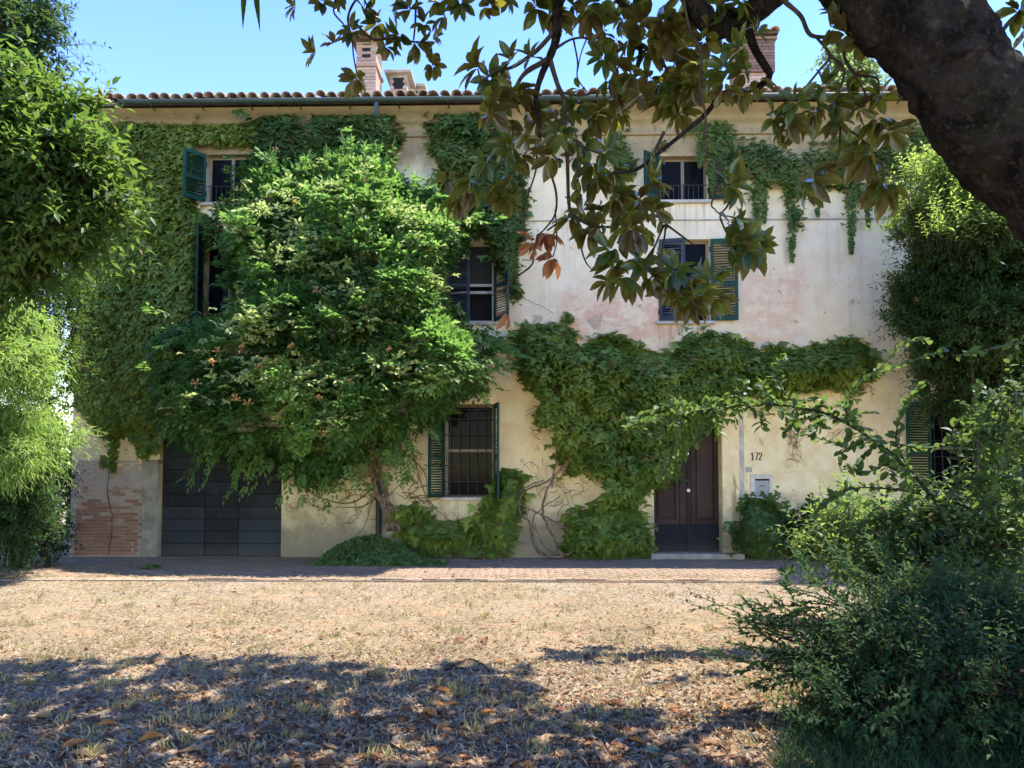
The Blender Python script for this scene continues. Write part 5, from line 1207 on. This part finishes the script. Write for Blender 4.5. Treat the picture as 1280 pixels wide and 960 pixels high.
# rosettes: x, y, radius (px), leaves, hang (1 = drooping), distance
RS = [(370, 8, 20, 7, .6, 5.2), (402, 3, 22, 7, .5, 5.2), (395, 66, 20, 8, .4, 5.2), (417, 55, 16, 5, .2, 5.2), (446, 98, 24, 9, .8, 5.1), (440, 40, 20, 7, .5, 5.2), (472, 30, 22, 8, .5, 5.2), (455, 12, 18, 7, .3, 5.2), (490, 12, 22, 8, .4, 5.2), (500, 45, 22, 8, .7, 5.2),
      (520, 55, 22, 8, .7, 5.2), (541, 82, 22, 8, .9, 5.1), (540, 48, 18, 6, .3, 5.2), (482, 58, 22, 7, .7, 5.2), (512, 12, 22, 8, .4, 5.2), (555, 20, 22, 8, .6, 5.1), (550, 2, 22, 8, .5, 5.1), (575, 2, 22, 8, .6, 5.1), (612, 8, 22, 8, .8, 5.0), (632, -3, 20, 7, .5, 5.0), (530, 30, 18, 6, .5, 5.2), (420, -8, 20, 7, .5, 5.2),
      (598, 84, 34, 6, .1, 4.2), (612, 98, 28, 7, .6, 4.2), (640, 76, 26, 6, .2, 4.2), (618, 122, 32, 10, 1, 4.2), (645, 118, 30, 9, 1, 4.2), (664, 72, 24, 5, .3, 4.2), (612, 140, 30, 9, 1, 4.2), (660, 140, 28, 8, 1, 4.2), (640, 100, 30, 8, .6, 4.2),
      (670, 10, 30, 10, .7, 4.3), (692, 18, 32, 9, .9, 4.1), (715, 5, 32, 10, .7, 4.2), (738, 14, 30, 9, .9, 4.2), (752, 2, 26, 8, .6, 4.2), (730, 34, 22, 4, .9, 4.2), (755, 36, 20, 5, .9, 4.2), (778, 22, 26, 8, .7, 4.2), (700, -8, 30, 9, .6, 4.2),
      (790, 0, 30, 9, .6, 4.2), (800, 30, 32, 10, .8, 4.2), (822, 12, 34, 10, .7, 4.1), (836, 42, 32, 10, .9, 4.1), (812, 62, 30, 9, .9, 4.2), (785, 48, 26, 8, .7, 4.2), (850, 15, 32, 9, .7, 4.0), (858, 60, 30, 9, .9, 4.1), (842, 82, 32, 10, .9, 4.2), (856, 100, 30, 9, 1, 4.1), (880, 50, 26, 8, .8, 4.0), (835, 125, 32, 10, 1, 4.2), (862, 30, 30, 9, .8, 4.0), (872, 78, 28, 9, .9, 4.0), (830, 25, 30, 9, .8, 4.1), (815, 45, 30, 9, .8, 4.1), (848, 118, 30, 9, 1, 4.1), (865, 108, 28, 9, 1, 4.0), (825, 105, 28, 9, 1, 4.2), (895, 15, 26, 8, .8, 3.9), (770, 50, 26, 8, .8, 4.2), (850, 142, 28, 8, 1, 4.2), (812, 98, 28, 9, .9, 4.2),
      (870, -5, 30, 9, .6, 4.0), (900, 5, 28, 9, .7, 3.9), (925, 0, 26, 8, .6, 3.9), (905, 50, 24, 7, .8, 3.9), (885, 30, 24, 7, .6, 3.9), (905, 88, 30, 9, .5, 3.8), (928, 60, 26, 7, .4, 3.9), (930, 90, 24, 7, .8, 3.9), (905, 112, 24, 7, .9, 3.9), (928, 112, 24, 7, .9, 3.9), (945, 42, 20, 6, .5, 3.9), (948, 100, 22, 5, .9, 3.9),
      (755, 72, 26, 8, .6, 4.2), (790, 92, 30, 10, .8, 4.2), (772, 82, 24, 7, .7, 4.2), (760, 100, 24, 7, 1, 4.2), (768, 120, 26, 8, .9, 4.2), (725, 112, 18, 4, .2, 4.2), (745, 142, 30, 10, 1, 4.2), (770, 140, 28, 8, 1, 4.2), (720, 135, 24, 7, .6, 4.2), (735, 128, 24, 8, .8, 4.2), (800, 118, 24, 7, .9, 4.2), (700, 145, 24, 7, .7, 4.2),
      (640, 182, 30, 9, .6, 4.2), (650, 195, 26, 8, 1, 4.2), (680, 175, 26, 8, .8, 4.2), (690, 195, 28, 8, .9, 4.2), (700, 165, 24, 6, .6, 4.2), (672, 150, 26, 8, 1, 4.2), (655, 165, 24, 7, .9, 4.2),
      (742, 205, 36, 10, .8, 4.1), (755, 190, 26, 7, .5, 4.1), (765, 212, 26, 8, .9, 4.1), (730, 180, 26, 8, .7, 4.2), (745, 222, 28, 8, 1, 4.1), (720, 195, 22, 6, .7, 4.2),
      (592, 228, 34, 10, .9, 4.2), (572, 248, 30, 8, 1, 4.2), (622, 232, 32, 9, .9, 4.2), (636, 250, 28, 7, 1, 4.2), (608, 205, 24, 6, .6, 4.2), (560, 225, 22, 5, .8, 4.2), (640, 225, 24, 6, .9, 4.2),
      (728, 240, 26, 8, .5, 4.2), (712, 272, 28, 9, .9, 4.2), (735, 290, 28, 8, 1, 4.2), (728, 262, 24, 7, .4, 4.2), (750, 280, 22, 7, .8, 4.2), (745, 262, 20, 6, .6, 4.2),
      (770, 248, 34, 10, .8, 4.0), (790, 236, 28, 8, .8, 4.0), (812, 228, 28, 9, .4, 3.9), (800, 250, 28, 8, .9, 4.0), (818, 262, 24, 6, .9, 3.9), (780, 265, 28, 8, .9, 4.0), (820, 205, 16, 3, .3, 3.9), (826, 272, 22, 4, .8, 3.9),
      (790, 285, 32, 10, 1, 4.0), (775, 298, 28, 8, 1, 4.0), (802, 290, 28, 8, 1, 4.0), (765, 312, 30, 9, .5, 4.0), (768, 330, 30, 9, .9, 4.0), (790, 322, 30, 9, .6, 4.0), (782, 345, 32, 9, 1, 4.0), (760, 352, 26, 7, 1, 4.0), (800, 330, 26, 7, .6, 4.0),
      (815, 346, 30, 8, .9, 3.9), (830, 335, 26, 7, .3, 3.9), (845, 338, 28, 8, .2, 3.9), (838, 358, 30, 9, 1, 3.9), (858, 350, 28, 8, .5, 3.9), (852, 372, 30, 8, 1, 3.9), (876, 366, 32, 9, .9, 3.9), (890, 352, 28, 7, .2, 3.9), (895, 372, 26, 6, .8, 3.9), (868, 382, 26, 7, 1, 3.9),
      (912, 232, 34, 8, .3, 3.8), (912, 280, 28, 8, .4, 3.8), (928, 300, 30, 9, .5, 3.8), (938, 312, 32, 10, .9, 3.8), (912, 310, 28, 8, .9, 3.8), (948, 306, 26, 6, .6, 3.8), (925, 278, 20, 5, .3, 3.8),
      (1014, 222, 38, 12, .9, 3.7), (1106, 232, 38, 12, .9, 3.7), (1084, 192, 36, 11, .8, 3.75), (1062, 180, 24, 7, .5, 3.75), (1098, 150, 34, 10, .8, 3.75), (1112, 165, 28, 7, .8, 3.75), (1100, 122, 24, 6, .2, 3.8), (1040, 128, 30, 9, .8, 3.8), (1062, 120, 28, 9, .7, 3.8), (1018, 140, 30, 9, .9, 3.8), (996, 128, 26, 7, .4, 3.8), (985, 152, 28, 9, .8, 3.8), (1000, 155, 26, 7, .9, 3.8), (966, 146, 26, 7, .6, 3.8), (1028, 108, 24, 6, .4, 3.8), (1060, 105, 24, 6, .4, 3.8), (1046, 150, 24, 7, .9, 3.8), (975, 165, 22, 5, 1, 3.8), (1075, 138, 22, 6, .8, 3.8),
      (1038, 35, 26, 6, .6, 3.8), (1058, 42, 28, 6, .9, 3.8), (1078, 52, 26, 5, 1, 3.8), (1046, 18, 22, 5, .3, 3.8), (1274, 14, 30, 9, .7, 4.2), (1285, 40, 26, 7, .8, 4.2)]
DEAD = [(684, 292, 24, 8, 1, 4.3), (692, 322, 24, 8, 1, 4.3), (664, 302, 20, 6, .9, 4.3), (634, 390, 22, 3, 1, 4.3), (668, 310, 16, 4, 1, 4.3)]
lv, ld = [], []
for lst, mt, out in ((RS, 'magnolia', lv), (DEAD, 'magdead', ld)):
    for (x, y, r, n, hang, D) in lst:
        c = dep(x, y, D + random.uniform(-.18, .18)); k = D / FPX
        ax = unit(np.array((random.uniform(-.7, .7), random.uniform(-1.0, .1), .45 - 1.2 * hang + random.uniform(-.25, .25))))
        s1 = unit(np.cross(ax, (.3, .9, .2))); s2 = np.cross(ax, s1)
        for i in range(n + (3 if n > 4 else 0)):
            a = i * 2.4 + random.uniform(-.35, .35); op = random.uniform(.62, 1.42)
            d = unit(ax * math.cos(op) + (s1 * math.cos(a) + s2 * math.sin(a)) * math.sin(op) + np.array((0, 0, -.22 * hang)))
            ln_ = min(.16, r * k * random.uniform(.8, 1.12)); nn = unit(ax * .9 * (1 if hang < .75 else -1) + np.array((0, 0, .5)) + np.array([random.gauss(0, .2) for _ in range(3)]))
            out.append((c + d * .012, d, nn, ln_ * random.uniform(.40, .50), ln_, random.random(), mt))
vis = [q for q in lv]
vis.sort(key=lambda q: -q[4] / (q[0][1] - CAM[1]))
lmesh = {}
def leaf_obj(q):
    c, d, nn, w, l, tt, mt = q
    ti = int(tt * 4.99); sh = random.randrange(3); key = (ti, sh, mt)
    if key not in lmesh:
        tv, tf = elliptic(bend=(.10, .22, .34)[sh], cup=(.14, .08, .18)[sh]); lmesh[key] = np_mesh('leaf', tv, tf, MAT[mt], np.full(len(tv), .12 + .19 * ti), True)
    U = unit(d); Rr = unit(np.cross(U, nn)); N = np.cross(Rr, U)
    o = link('leaf', lmesh[key], mag)
    M = Matrix(((Rr[0] * w, U[0] * l, N[0] * l, c[0] - mbase[0]), (Rr[1] * w, U[1] * l, N[1] * l, c[1] - mbase[1]), (Rr[2] * w, U[2] * l, N[2] * l, c[2] - mbase[2]), (0, 0, 0, 1)))
    o.matrix_basis = M
    return o
for q in ld: leaf_obj(q)['label'] = 'withered red brown leaf'
nleaf = 298 - len(ld)
for q in vis[:nleaf]: leaf_obj(q)
rest = vis[nleaf:]
L = Leaves().add(ELL, [q[0] for q in rest], np.array([q[1] for q in rest]), np.array([q[2] for q in rest]), np.array([q[3] for q in rest]), np.array([q[4] for q in rest]), np.array([.1 + .8 * q[5] for q in rest]))
child_at_world(L.build('foliage', MAT['magnolia']), mag)
# the crown above, which shades the near half of the yard
n = 3100
X = -4.6 + 11.6 * rng.random(n); Yd = 3.0 + 4.7 * rng.random(n)
zl = np.maximum(1.6 + .69 * np.maximum(Yd, 0) + .02 * np.abs(X), 4.2) + .22; Z = zl + 1.0 * rng.random(n)
P = np.stack([X, Yd + CAM[1], Z], -1)
g = fbm(np.stack([X, Yd, X * 0], -1), .75, 91)
sunny = sstep(X - .38 * Z, -.5, .3) * sstep(X - .38 * Z, 2.4, 1.7) * sstep(Yd - .13 * Z, 3.6, 4.4)
keep = (g > .24 + .32 * sunny) & (Yd < 7.4 + 1.0 * (fbm(np.stack([X, X * 0, X * 0], -1), .8, 17) - .5))
P = P[keep]; m = len(P); C, U, NN = [], [], []
ax = unit(np.array((0, 0, .5)) + rvec(m)); s1 = unit(np.cross(ax, (.3, .9, .2))); s2 = np.cross(ax, s1)
for i in range(9):
    a = i * 2.4 + rng.random(m); op = .5 + .9 * rng.random(m)
    C.append(P); U.append(unit(ax * np.cos(op)[:, None] + (s1 * np.cos(a)[:, None] + s2 * np.sin(a)[:, None]) * np.sin(op)[:, None])); NN.append(unit(np.array((0, 0, 1.)) + ax * .5 + rng.normal(0, .25, (m, 3))))
n9 = m * 9
L = Leaves().add(LEAF4, np.concatenate(C), np.concatenate(U), np.concatenate(NN), .072 + .02 * rng.random(n9), .17 + .05 * rng.random(n9), rng.random(n9) * .8)
child_at_world(L.build('crown', MAT['magnolia']), mag)
limbs(mag, dep(985, -140, 4.0), [(-3.5, -9.5, 7.2), (-2, -10.5, 6.3), (0, -8, 7.6), (1.5, -9, 7.4), (-1, -10.5, 6.2), (-4, -8.5, 7.6)], .12, MAT['bark'], 'branch', 8, .03, .5, 24)
limbs(mag, dep(1095, -56, 3.7), [(4.5, -8, 7.5), (6.5, -10, 7), (8, -8.5, 7.6), (2.8, -9, 7.4)], .13, MAT['bark'], 'branch', 8, .03, .4, 24)

# palm whose blade tips dangle at the top edge
pt = np.array((-4.4, -9.6, 0.0))
palm = empty('palm_tree', tuple(pt), 'palm of which only two pointed blade tips dangle at the upper edge against the sky', 'palm')
t = Tubes(); t.add(spline(np.array([pt, pt + (.05, 0, 2.6), pt + (.1, -.1, 5.2)]), 30), .16, 12, .2); child_at_world(t.build('trunk', MAT['bark']), palm)
tips = [(dep(300, 24, 4.9), 0), (dep(322, 26, 4.9), 1)]
ra = pt + (.1, -.1, 5.2); rt = dep(316, -75, 4.95)
t = Tubes(); rc_ = spline(np.array([ra, ra * .5 + rt * .5 + np.array((0, 0, .35)), rt]), 24); t.add(rc_, np.linspace(.02, .006, 24), 6); child_at_world(t.build('frond_stalk', MAT['palm']), palm)
L = Leaves()
for tp, k in tips:
    b0 = rc_[23 - k * 0]; b0 = rc_[-1]; d = tp - b0; L.add(ELL, b0[None], d[None], np.array(((.2, -1., .1),)), .05, float(np.linalg.norm(d)), .3)
for i in range(4, 23):
    for sg in (1, -1):
        if rc_[i][2] < 4.0: continue
        d = np.array((.25, sg * .8, -.15 + .2 * random.random())); L.add(ELL, rc_[i][None], d[None], np.array(((0, 0, 1.),)), .035, .42, random.random())
child_at_world(L.build('blades', MAT['palm']), palm)
L = Leaves()
for i in range(60):
    a = random.uniform(0, 6.28); d = np.array((math.cos(a), math.sin(a), random.uniform(.1, .9)))
    if d[0] > .1: d[0] *= -.5
    L.add(ELL, ra[None], unit(d)[None], np.array(((0, 0, 1.),)), .12, 1.3, random.random())
child_at_world(L.build('crown', MAT['palm']), palm)

# ---------------------------------------------------------------- things lying on the ground
def on_ground(px, py):
    p = gnd(px, py); p[..., 2] = np.where(p[..., 1] > PV_Y0 - .05, .036, gh(p[..., 0], p[..., 1])); return p
# fallen magnolia leaves: the ones that show largest, each its own object
def curled(seed):
    rr = random.Random(seed); rows = [(0, .05), (.14, .28), (.34, .46), (.56, .5), (.78, .36), (.92, .16), (1, .02)]
    curl = rr.uniform(.1, .55); bend = rr.uniform(-.25, .35); tw = rr.uniform(-.5, .5); V, F = [], []
    for y, w in rows:
        for s_ in (-1, -.5, 0, .5, 1):
            a = s_ * curl * 1.6; z = w * abs(s_) * math.sin(abs(a)) + bend * (y - .5) ** 2 + tw * s_ * w * (y - .5) + rr.uniform(-.02, .02)
            V.append((s_ * w * math.cos(a * .8), y - .5, z))
    for i in range(len(rows) - 1):
        for j in range(4): F.append((i * 5 + j, i * 5 + j + 1, i * 5 + j + 6, i * 5 + j + 5))
    V = np.array(V); V[:, 2] -= V[:, 2].min(); return V, np.array(F)
KIND = [('lit_tan', 'tan dry magnolia leaf lying curled on the leaf strewn gravel', 'tan dry leaves on the gravel', .42), ('lit_brn', 'dark brown dry magnolia leaf lying on the leaf strewn gravel', 'dark brown dry leaves on the gravel', .24),
        ('lit_org', 'orange dry magnolia leaf lying on the leaf strewn gravel', 'orange dry leaves on the gravel', .12), ('lit_gry', 'greyed withered magnolia leaf lying on the leaf strewn gravel', 'grey withered leaves on the gravel', .22)]
cm = {}
for k_, *_ in KIND:
    for s_ in range(6):
        V, F = curled(s_ * 7 + len(k_)); cm[k_, s_] = np_mesh('fallen_leaf', V, F, MAT[k_], np.clip(rng.normal(.5, .25, len(V)), 0, 1), True)
cand = []
while len(cand) < 300:
    x, y = random.uniform(0, 1000), 735 + 235 * random.random() ** .62
    w = .12 + .88 * float(sstep(np.array(y), 800, 905)); w *= .35 + .65 * float(sstep(np.array(x), 200, 520))
    if y < 830: w *= .55 if x > 450 else .25
    if random.random() < w and not (x > 960 and y > 850): cand.append((x, y))
special = [(575, 805, 'lit_brn'), (607, 804, 'lit_brn'), (812, 817, 'lit_org'), (878, 827, 'lit_brn'), (900, 884, 'lit_tan'), (908, 900, 'lit_org'), (888, 932, 'lit_org'), (905, 938, 'lit_tan'), (540, 940, 'lit_org'), (645, 955, 'lit_tan'), (730, 955, 'lit_org'), (700, 925, 'lit_tan'), (735, 822, 'lit_brn'), (560, 868, 'lit_tan'), (257, 880, 'lit_brn'), (365, 865, 'lit_org'), (345, 887, 'lit_org')]
for i, (x, y) in enumerate(special + cand[:300 - len(special) - 1]) if False else enumerate([(s[0], s[1]) for s in special] + cand[:300 - len(special) - 1]):
    u = random.random(); acc = 0; kd = KIND[-1]
    for kk in KIND:
        acc += kk[3]
        if u < acc: kd = kk; break
    if i < len(special): kd = next(k for k in KIND if k[0] == special[i][2])
    o = link('fallen_leaf', cm[kd[0], random.randrange(6)], None); p = on_ground(x, y)
    sz = random.uniform(.075, .15); o.scale = (sz * random.uniform(.42, .6), sz, sz * random.uniform(.5, 1.0))
    o.location = (p[0], p[1], p[2] + .006 + random.uniform(0, .012)); o.rotation_euler = (random.uniform(-.22, .22), random.uniform(-.3, .3), random.uniform(0, 6.28))
    zone = 'in the sunlit strip of dry grass' if y < 800 else ('at the edge of the tree shade' if y < 845 else ('in the tree shade on the garage side' if x < 500 else ('in the dappled light near the dark shrub' if y < 900 or x > 780 else 'in the thick leaf drift close to the viewer')))
    tag(o, kd[1].split(' lying')[0] + ' lying ' + zone, 'fallen leaf', kd[2].split(' on the')[0] + ' ' + zone)
V, F = curled(3); o = link('fallen_leaf', np_mesh('fallen_leaf', V, F, MAT['lit_grn'], rng.random(len(V)), True)); p = on_ground(817, 945); o.location = (p[0], p[1], p[2] + .02); o.scale = (.085, .16, .12); o.rotation_euler = (.2, -.3, 2.3)
tag(o, 'the only pale blue green fallen leaf among the brown ones', 'fallen leaf')
# crumbled litter too small to count
n = 34000; x = rng.random(n) * 1100 - 30; y = 702 + 276 * rng.random(n) ** .85
w = .22 + .84 * sstep(y, 790, 900); k = (rng.random(n) < w * (.55 + .45 * sstep(x, 100, 500))); p = on_ground(x[k], y[k]); m = len(p)
ex = np.stack([rng.uniform(-8, 7, 9000), rng.uniform(-13.6, -6.5, 9000), np.zeros(9000)], -1); ex[:, 2] = gh(ex[:, 0], ex[:, 1]); p = np.concatenate([p, ex]); m = len(p)
d = rvec(m); d[:, 2] *= .25; nn = np.array((0, 0, 1.)) + rng.normal(0, .35, (m, 3))
sz = .02 + .06 * rng.random(m) ** 2.2
for i, (mt, lo, hi) in enumerate((('lit_tan', 0, .36), ('lit_brn', .36, .66), ('lit_gry', .66, 1))):
    u = rng.random(m) if i == 0 else u; q = (u >= lo) & (u < hi)
    lt = Leaves().add(LEAF4, p[q] + (0, 0, .012), d[q], nn[q], sz[q] * .5, sz[q], rng.random(q.sum()), zs=2.2).build('leaf_litter', MAT[mt])
    tag(lt, ('small tan crumbs of dry leaf strewn over the yard', 'small dark brown crumbs of dry leaf strewn over the yard', 'small grey crumbs of dry leaf strewn over the yard')[i], 'leaf litter')
# gravel
n = 26000; x = rng.random(n) * 1120 - 40; y = 735 + 250 * rng.random(n) ** .75
p = on_ground(x, y); g = fbm(p, 1.1, 31); k = rng.random(n) < (.30 + .5 * sstep(y, 790, 850)) * sstep(g, .3, .55) + .12; p = p[k]; m = len(p)
oct_ = T_([(1, 0, 0), (0, 1, 0), (-1, 0, 0), (0, -1, 0), (0, 0, 1), (0, 0, -1)], [(0, 1, 4), (1, 2, 4), (2, 3, 4), (3, 0, 4)])
d = rvec(m); d[:, 2] *= .2; s = .005 + .013 * rng.random(m) ** 2
gm = leaf_mat('gravel_stone', (.12, .095, .07), (.34, .28, .21), (.01, .01, .01), 0.0, .9, .05)
gv = Leaves().add(oct_, p + (0, 0, .002), d, np.array((0, 0, 1.)) + rng.normal(0, .2, (m, 3)), s * 1.1, s * 1.5, rng.random(m), zs=.6).build('gravel', gm); tag(gv, 'grey gravel scattered over the yard', 'gravel')
# dry straw and short grass
n = 160000; x = rng.random(n) * 1380 - 50; y = 722 + 262 * rng.random(n) ** 1.15
p = on_ground(x, y); g = fbm(p, 1.2, 35); k = rng.random(n) < (.25 + .95 * sstep(g, .38, .58)) * (1 - .62 * sstep(y, 800, 860)); p = p[k]
ex = np.stack([rng.uniform(-9, 8, 30000), rng.uniform(-13.6, -3.2, 30000), np.zeros(30000)], -1); ex[:, 2] = gh(ex[:, 0], ex[:, 1]); p = np.concatenate([p, ex]); m = len(p)
d = np.stack([rng.normal(size=m), rng.normal(size=m), np.abs(rng.normal(0, .32, m)) + .06], -1)
tt = np.clip(.55 + .9 * (fbm(p, 2.2, 36) - .5) + .2 * rng.normal(size=m), 0, 1)
BL = T_([(-.5, 0, 0), (.5, 0, 0), (.3, .6, .04), (0, 1, -.08)], [(0, 1, 2), (0, 2, 3)])
dg = Leaves().add(BL, p, d, np.array((0, 0, 1.)) + rng.normal(0, .4, (m, 3)), .0045 + .003 * rng.random(m), .035 + .05 * rng.random(m), tt).build('dry_grass', MAT['straw']); tag(dg, 'sun bleached dry grass matted over the yard', 'dry grass')
# sparse greenish tufts standing up
n = 170; x = rng.random(n) * 1000; y = 735 + 215 * rng.random(n); c = on_ground(x, y); per = 16
p = np.repeat(c, per, 0) + rng.normal(0, .035, (n * per, 3)) * (1, 1, 0); d = np.stack([rng.normal(0, .4, n * per), rng.normal(0, .4, n * per), np.ones(n * per)], -1)
tf = Leaves().add(BL, p, d, rvec(n * per), .004, .05 + .06 * rng.random(n * per), np.repeat(rng.random(n), per))
gt = tf.build('grass_tufts', leaf_mat('pale_green_grass', (.17, .17, .06), (.42, .34, .16), (.4, .36, .12), .3, .6, .2)); tag(gt, 'thin half green grass tufts among the gravel', 'grass')
# dark grass under the foreground shrub
gp = [(975, 960), (990, 915), (1015, 885), (1060, 885), (1150, 905), (1290, 900), (1340, 1000), (970, 1000)]
px, py = sample_poly(gp, 5200); p = on_ground(px, py); m = len(p); d = np.stack([rng.normal(-.25, .6, m), rng.normal(-.35, .5, m), np.ones(m) * .9], -1)
dk = Leaves().add(T_([(-.5, 0, 0), (.5, 0, 0), (.4, .5, .06), (-.4, .5, .06), (0, 1, -.3)], [(0, 1, 2), (0, 2, 3), (3, 2, 4)]), p, d, rng.normal(0, .5, (m, 3)) + (0, -.4, .6), .006, .10 + .12 * rng.random(m), rng.random(m) * .8).build('dark_grass', MAT['grass']); tag(dk, 'dark arching grass under the foreground shrub', 'grass')
# twigs
for i, (pts, lab) in enumerate(((((565, 836), (585, 828), (600, 832), (612, 842)), 'bent dark fallen twig on the shaded gravel'), (((556, 840), (575, 838), (598, 842)), 'short straight twig beside the bent dark twig'))):
    q = np.array([on_ground(np.array(a * 1.), np.array(b * 1.)) for a, b in pts]); q[:, 2] += (.01, .03, .025, .01)[:len(q)] if i == 0 else .015
    t = Tubes(); t.add(spline(q, 20), np.linspace(.011, .006, 20), 6, .3); tag(t.build('fallen_twig', MAT['twig']), lab, 'twig')
# pale seedling in front of the shrub
sb_ = on_ground(np.array(1140.), np.array(948.))
sd = empty('seedling', tuple(sb_), 'pale green walnut like seedling in front of the dark foreground shrub', 'seedling')
L = Leaves(); t = Tubes()
dd = float(sb_[1] - CAM[1])
for pts, nl, sz in (([(1136, 948), (1128, 925), (1108, 905), (1092, 885)], 7, .085), ([(1136, 948), (1134, 915), (1128, 890), (1124, 878)], 9, .085), ([(1138, 948), (1150, 925), (1175, 915), (1195, 918)], 9, .09), ([(1136, 948), (1118, 930), (1100, 926)], 4, .075), ([(1140, 948), (1165, 930), (1185, 930)], 6, .085)):
    c = spline(np.array([dep(a, b, dd - .02 * j) for j, (a, b) in enumerate(pts)]), 16); t.add(c, np.linspace(.0035, .0018, 16), 5)
    for i in range(nl):
        j = int(3 + 12 * (i + 1) / nl); A = unit(c[j] - c[j - 1]); sg = (1, -1)[i % 2] if i < nl - 1 else 0; sdv = unit(np.cross(A, (.1, -.9, .3)))
        L.add(ELL, c[j][None], unit(A * (.45 if sg else 1) + sdv * sg * .9 + np.array((0, -.15, -.12)))[None], unit(np.array((random.gauss(0, .25), -.5, .9)))[None], sz * .38, sz * random.uniform(.8, 1.1), random.uniform(.3, .9))
child_at_world(L.build('leaves', leaf_mat('seedling_leaf', (.10, .19, .06), (.20, .30, .10), (.3, .42, .08), .35, .45, .3)), sd); child_at_world(t.build('stem', MAT['twig']), sd)
# little weed in front of the garage door
wp = on_ground(np.array(188.), np.array(713.)); wp[2] = .03; n = 70
U = np.stack([rng.normal(0, .9, n), rng.normal(0, .7, n), .5 * rng.random(n)], -1)
wd = empty('weed', tuple(wp), 'small low weed growing from the bricks in front of the grey pier', 'weed')
child_at_world(Leaves().add(PALM7, wp + rng.normal(0, .07, (n, 3)) * (1.3, 1, .2) + (0, 0, .03), U, np.array((0, 0, 1.)) + rng.normal(0, .3, (n, 3)), .06, .075, rng.random(n)).build('leaves', MAT['eaveivy']), wd)

S.cycles.max_bounces = 7
S.cycles.transparent_max_bounces = 8
S.cycles.use_denoising = True
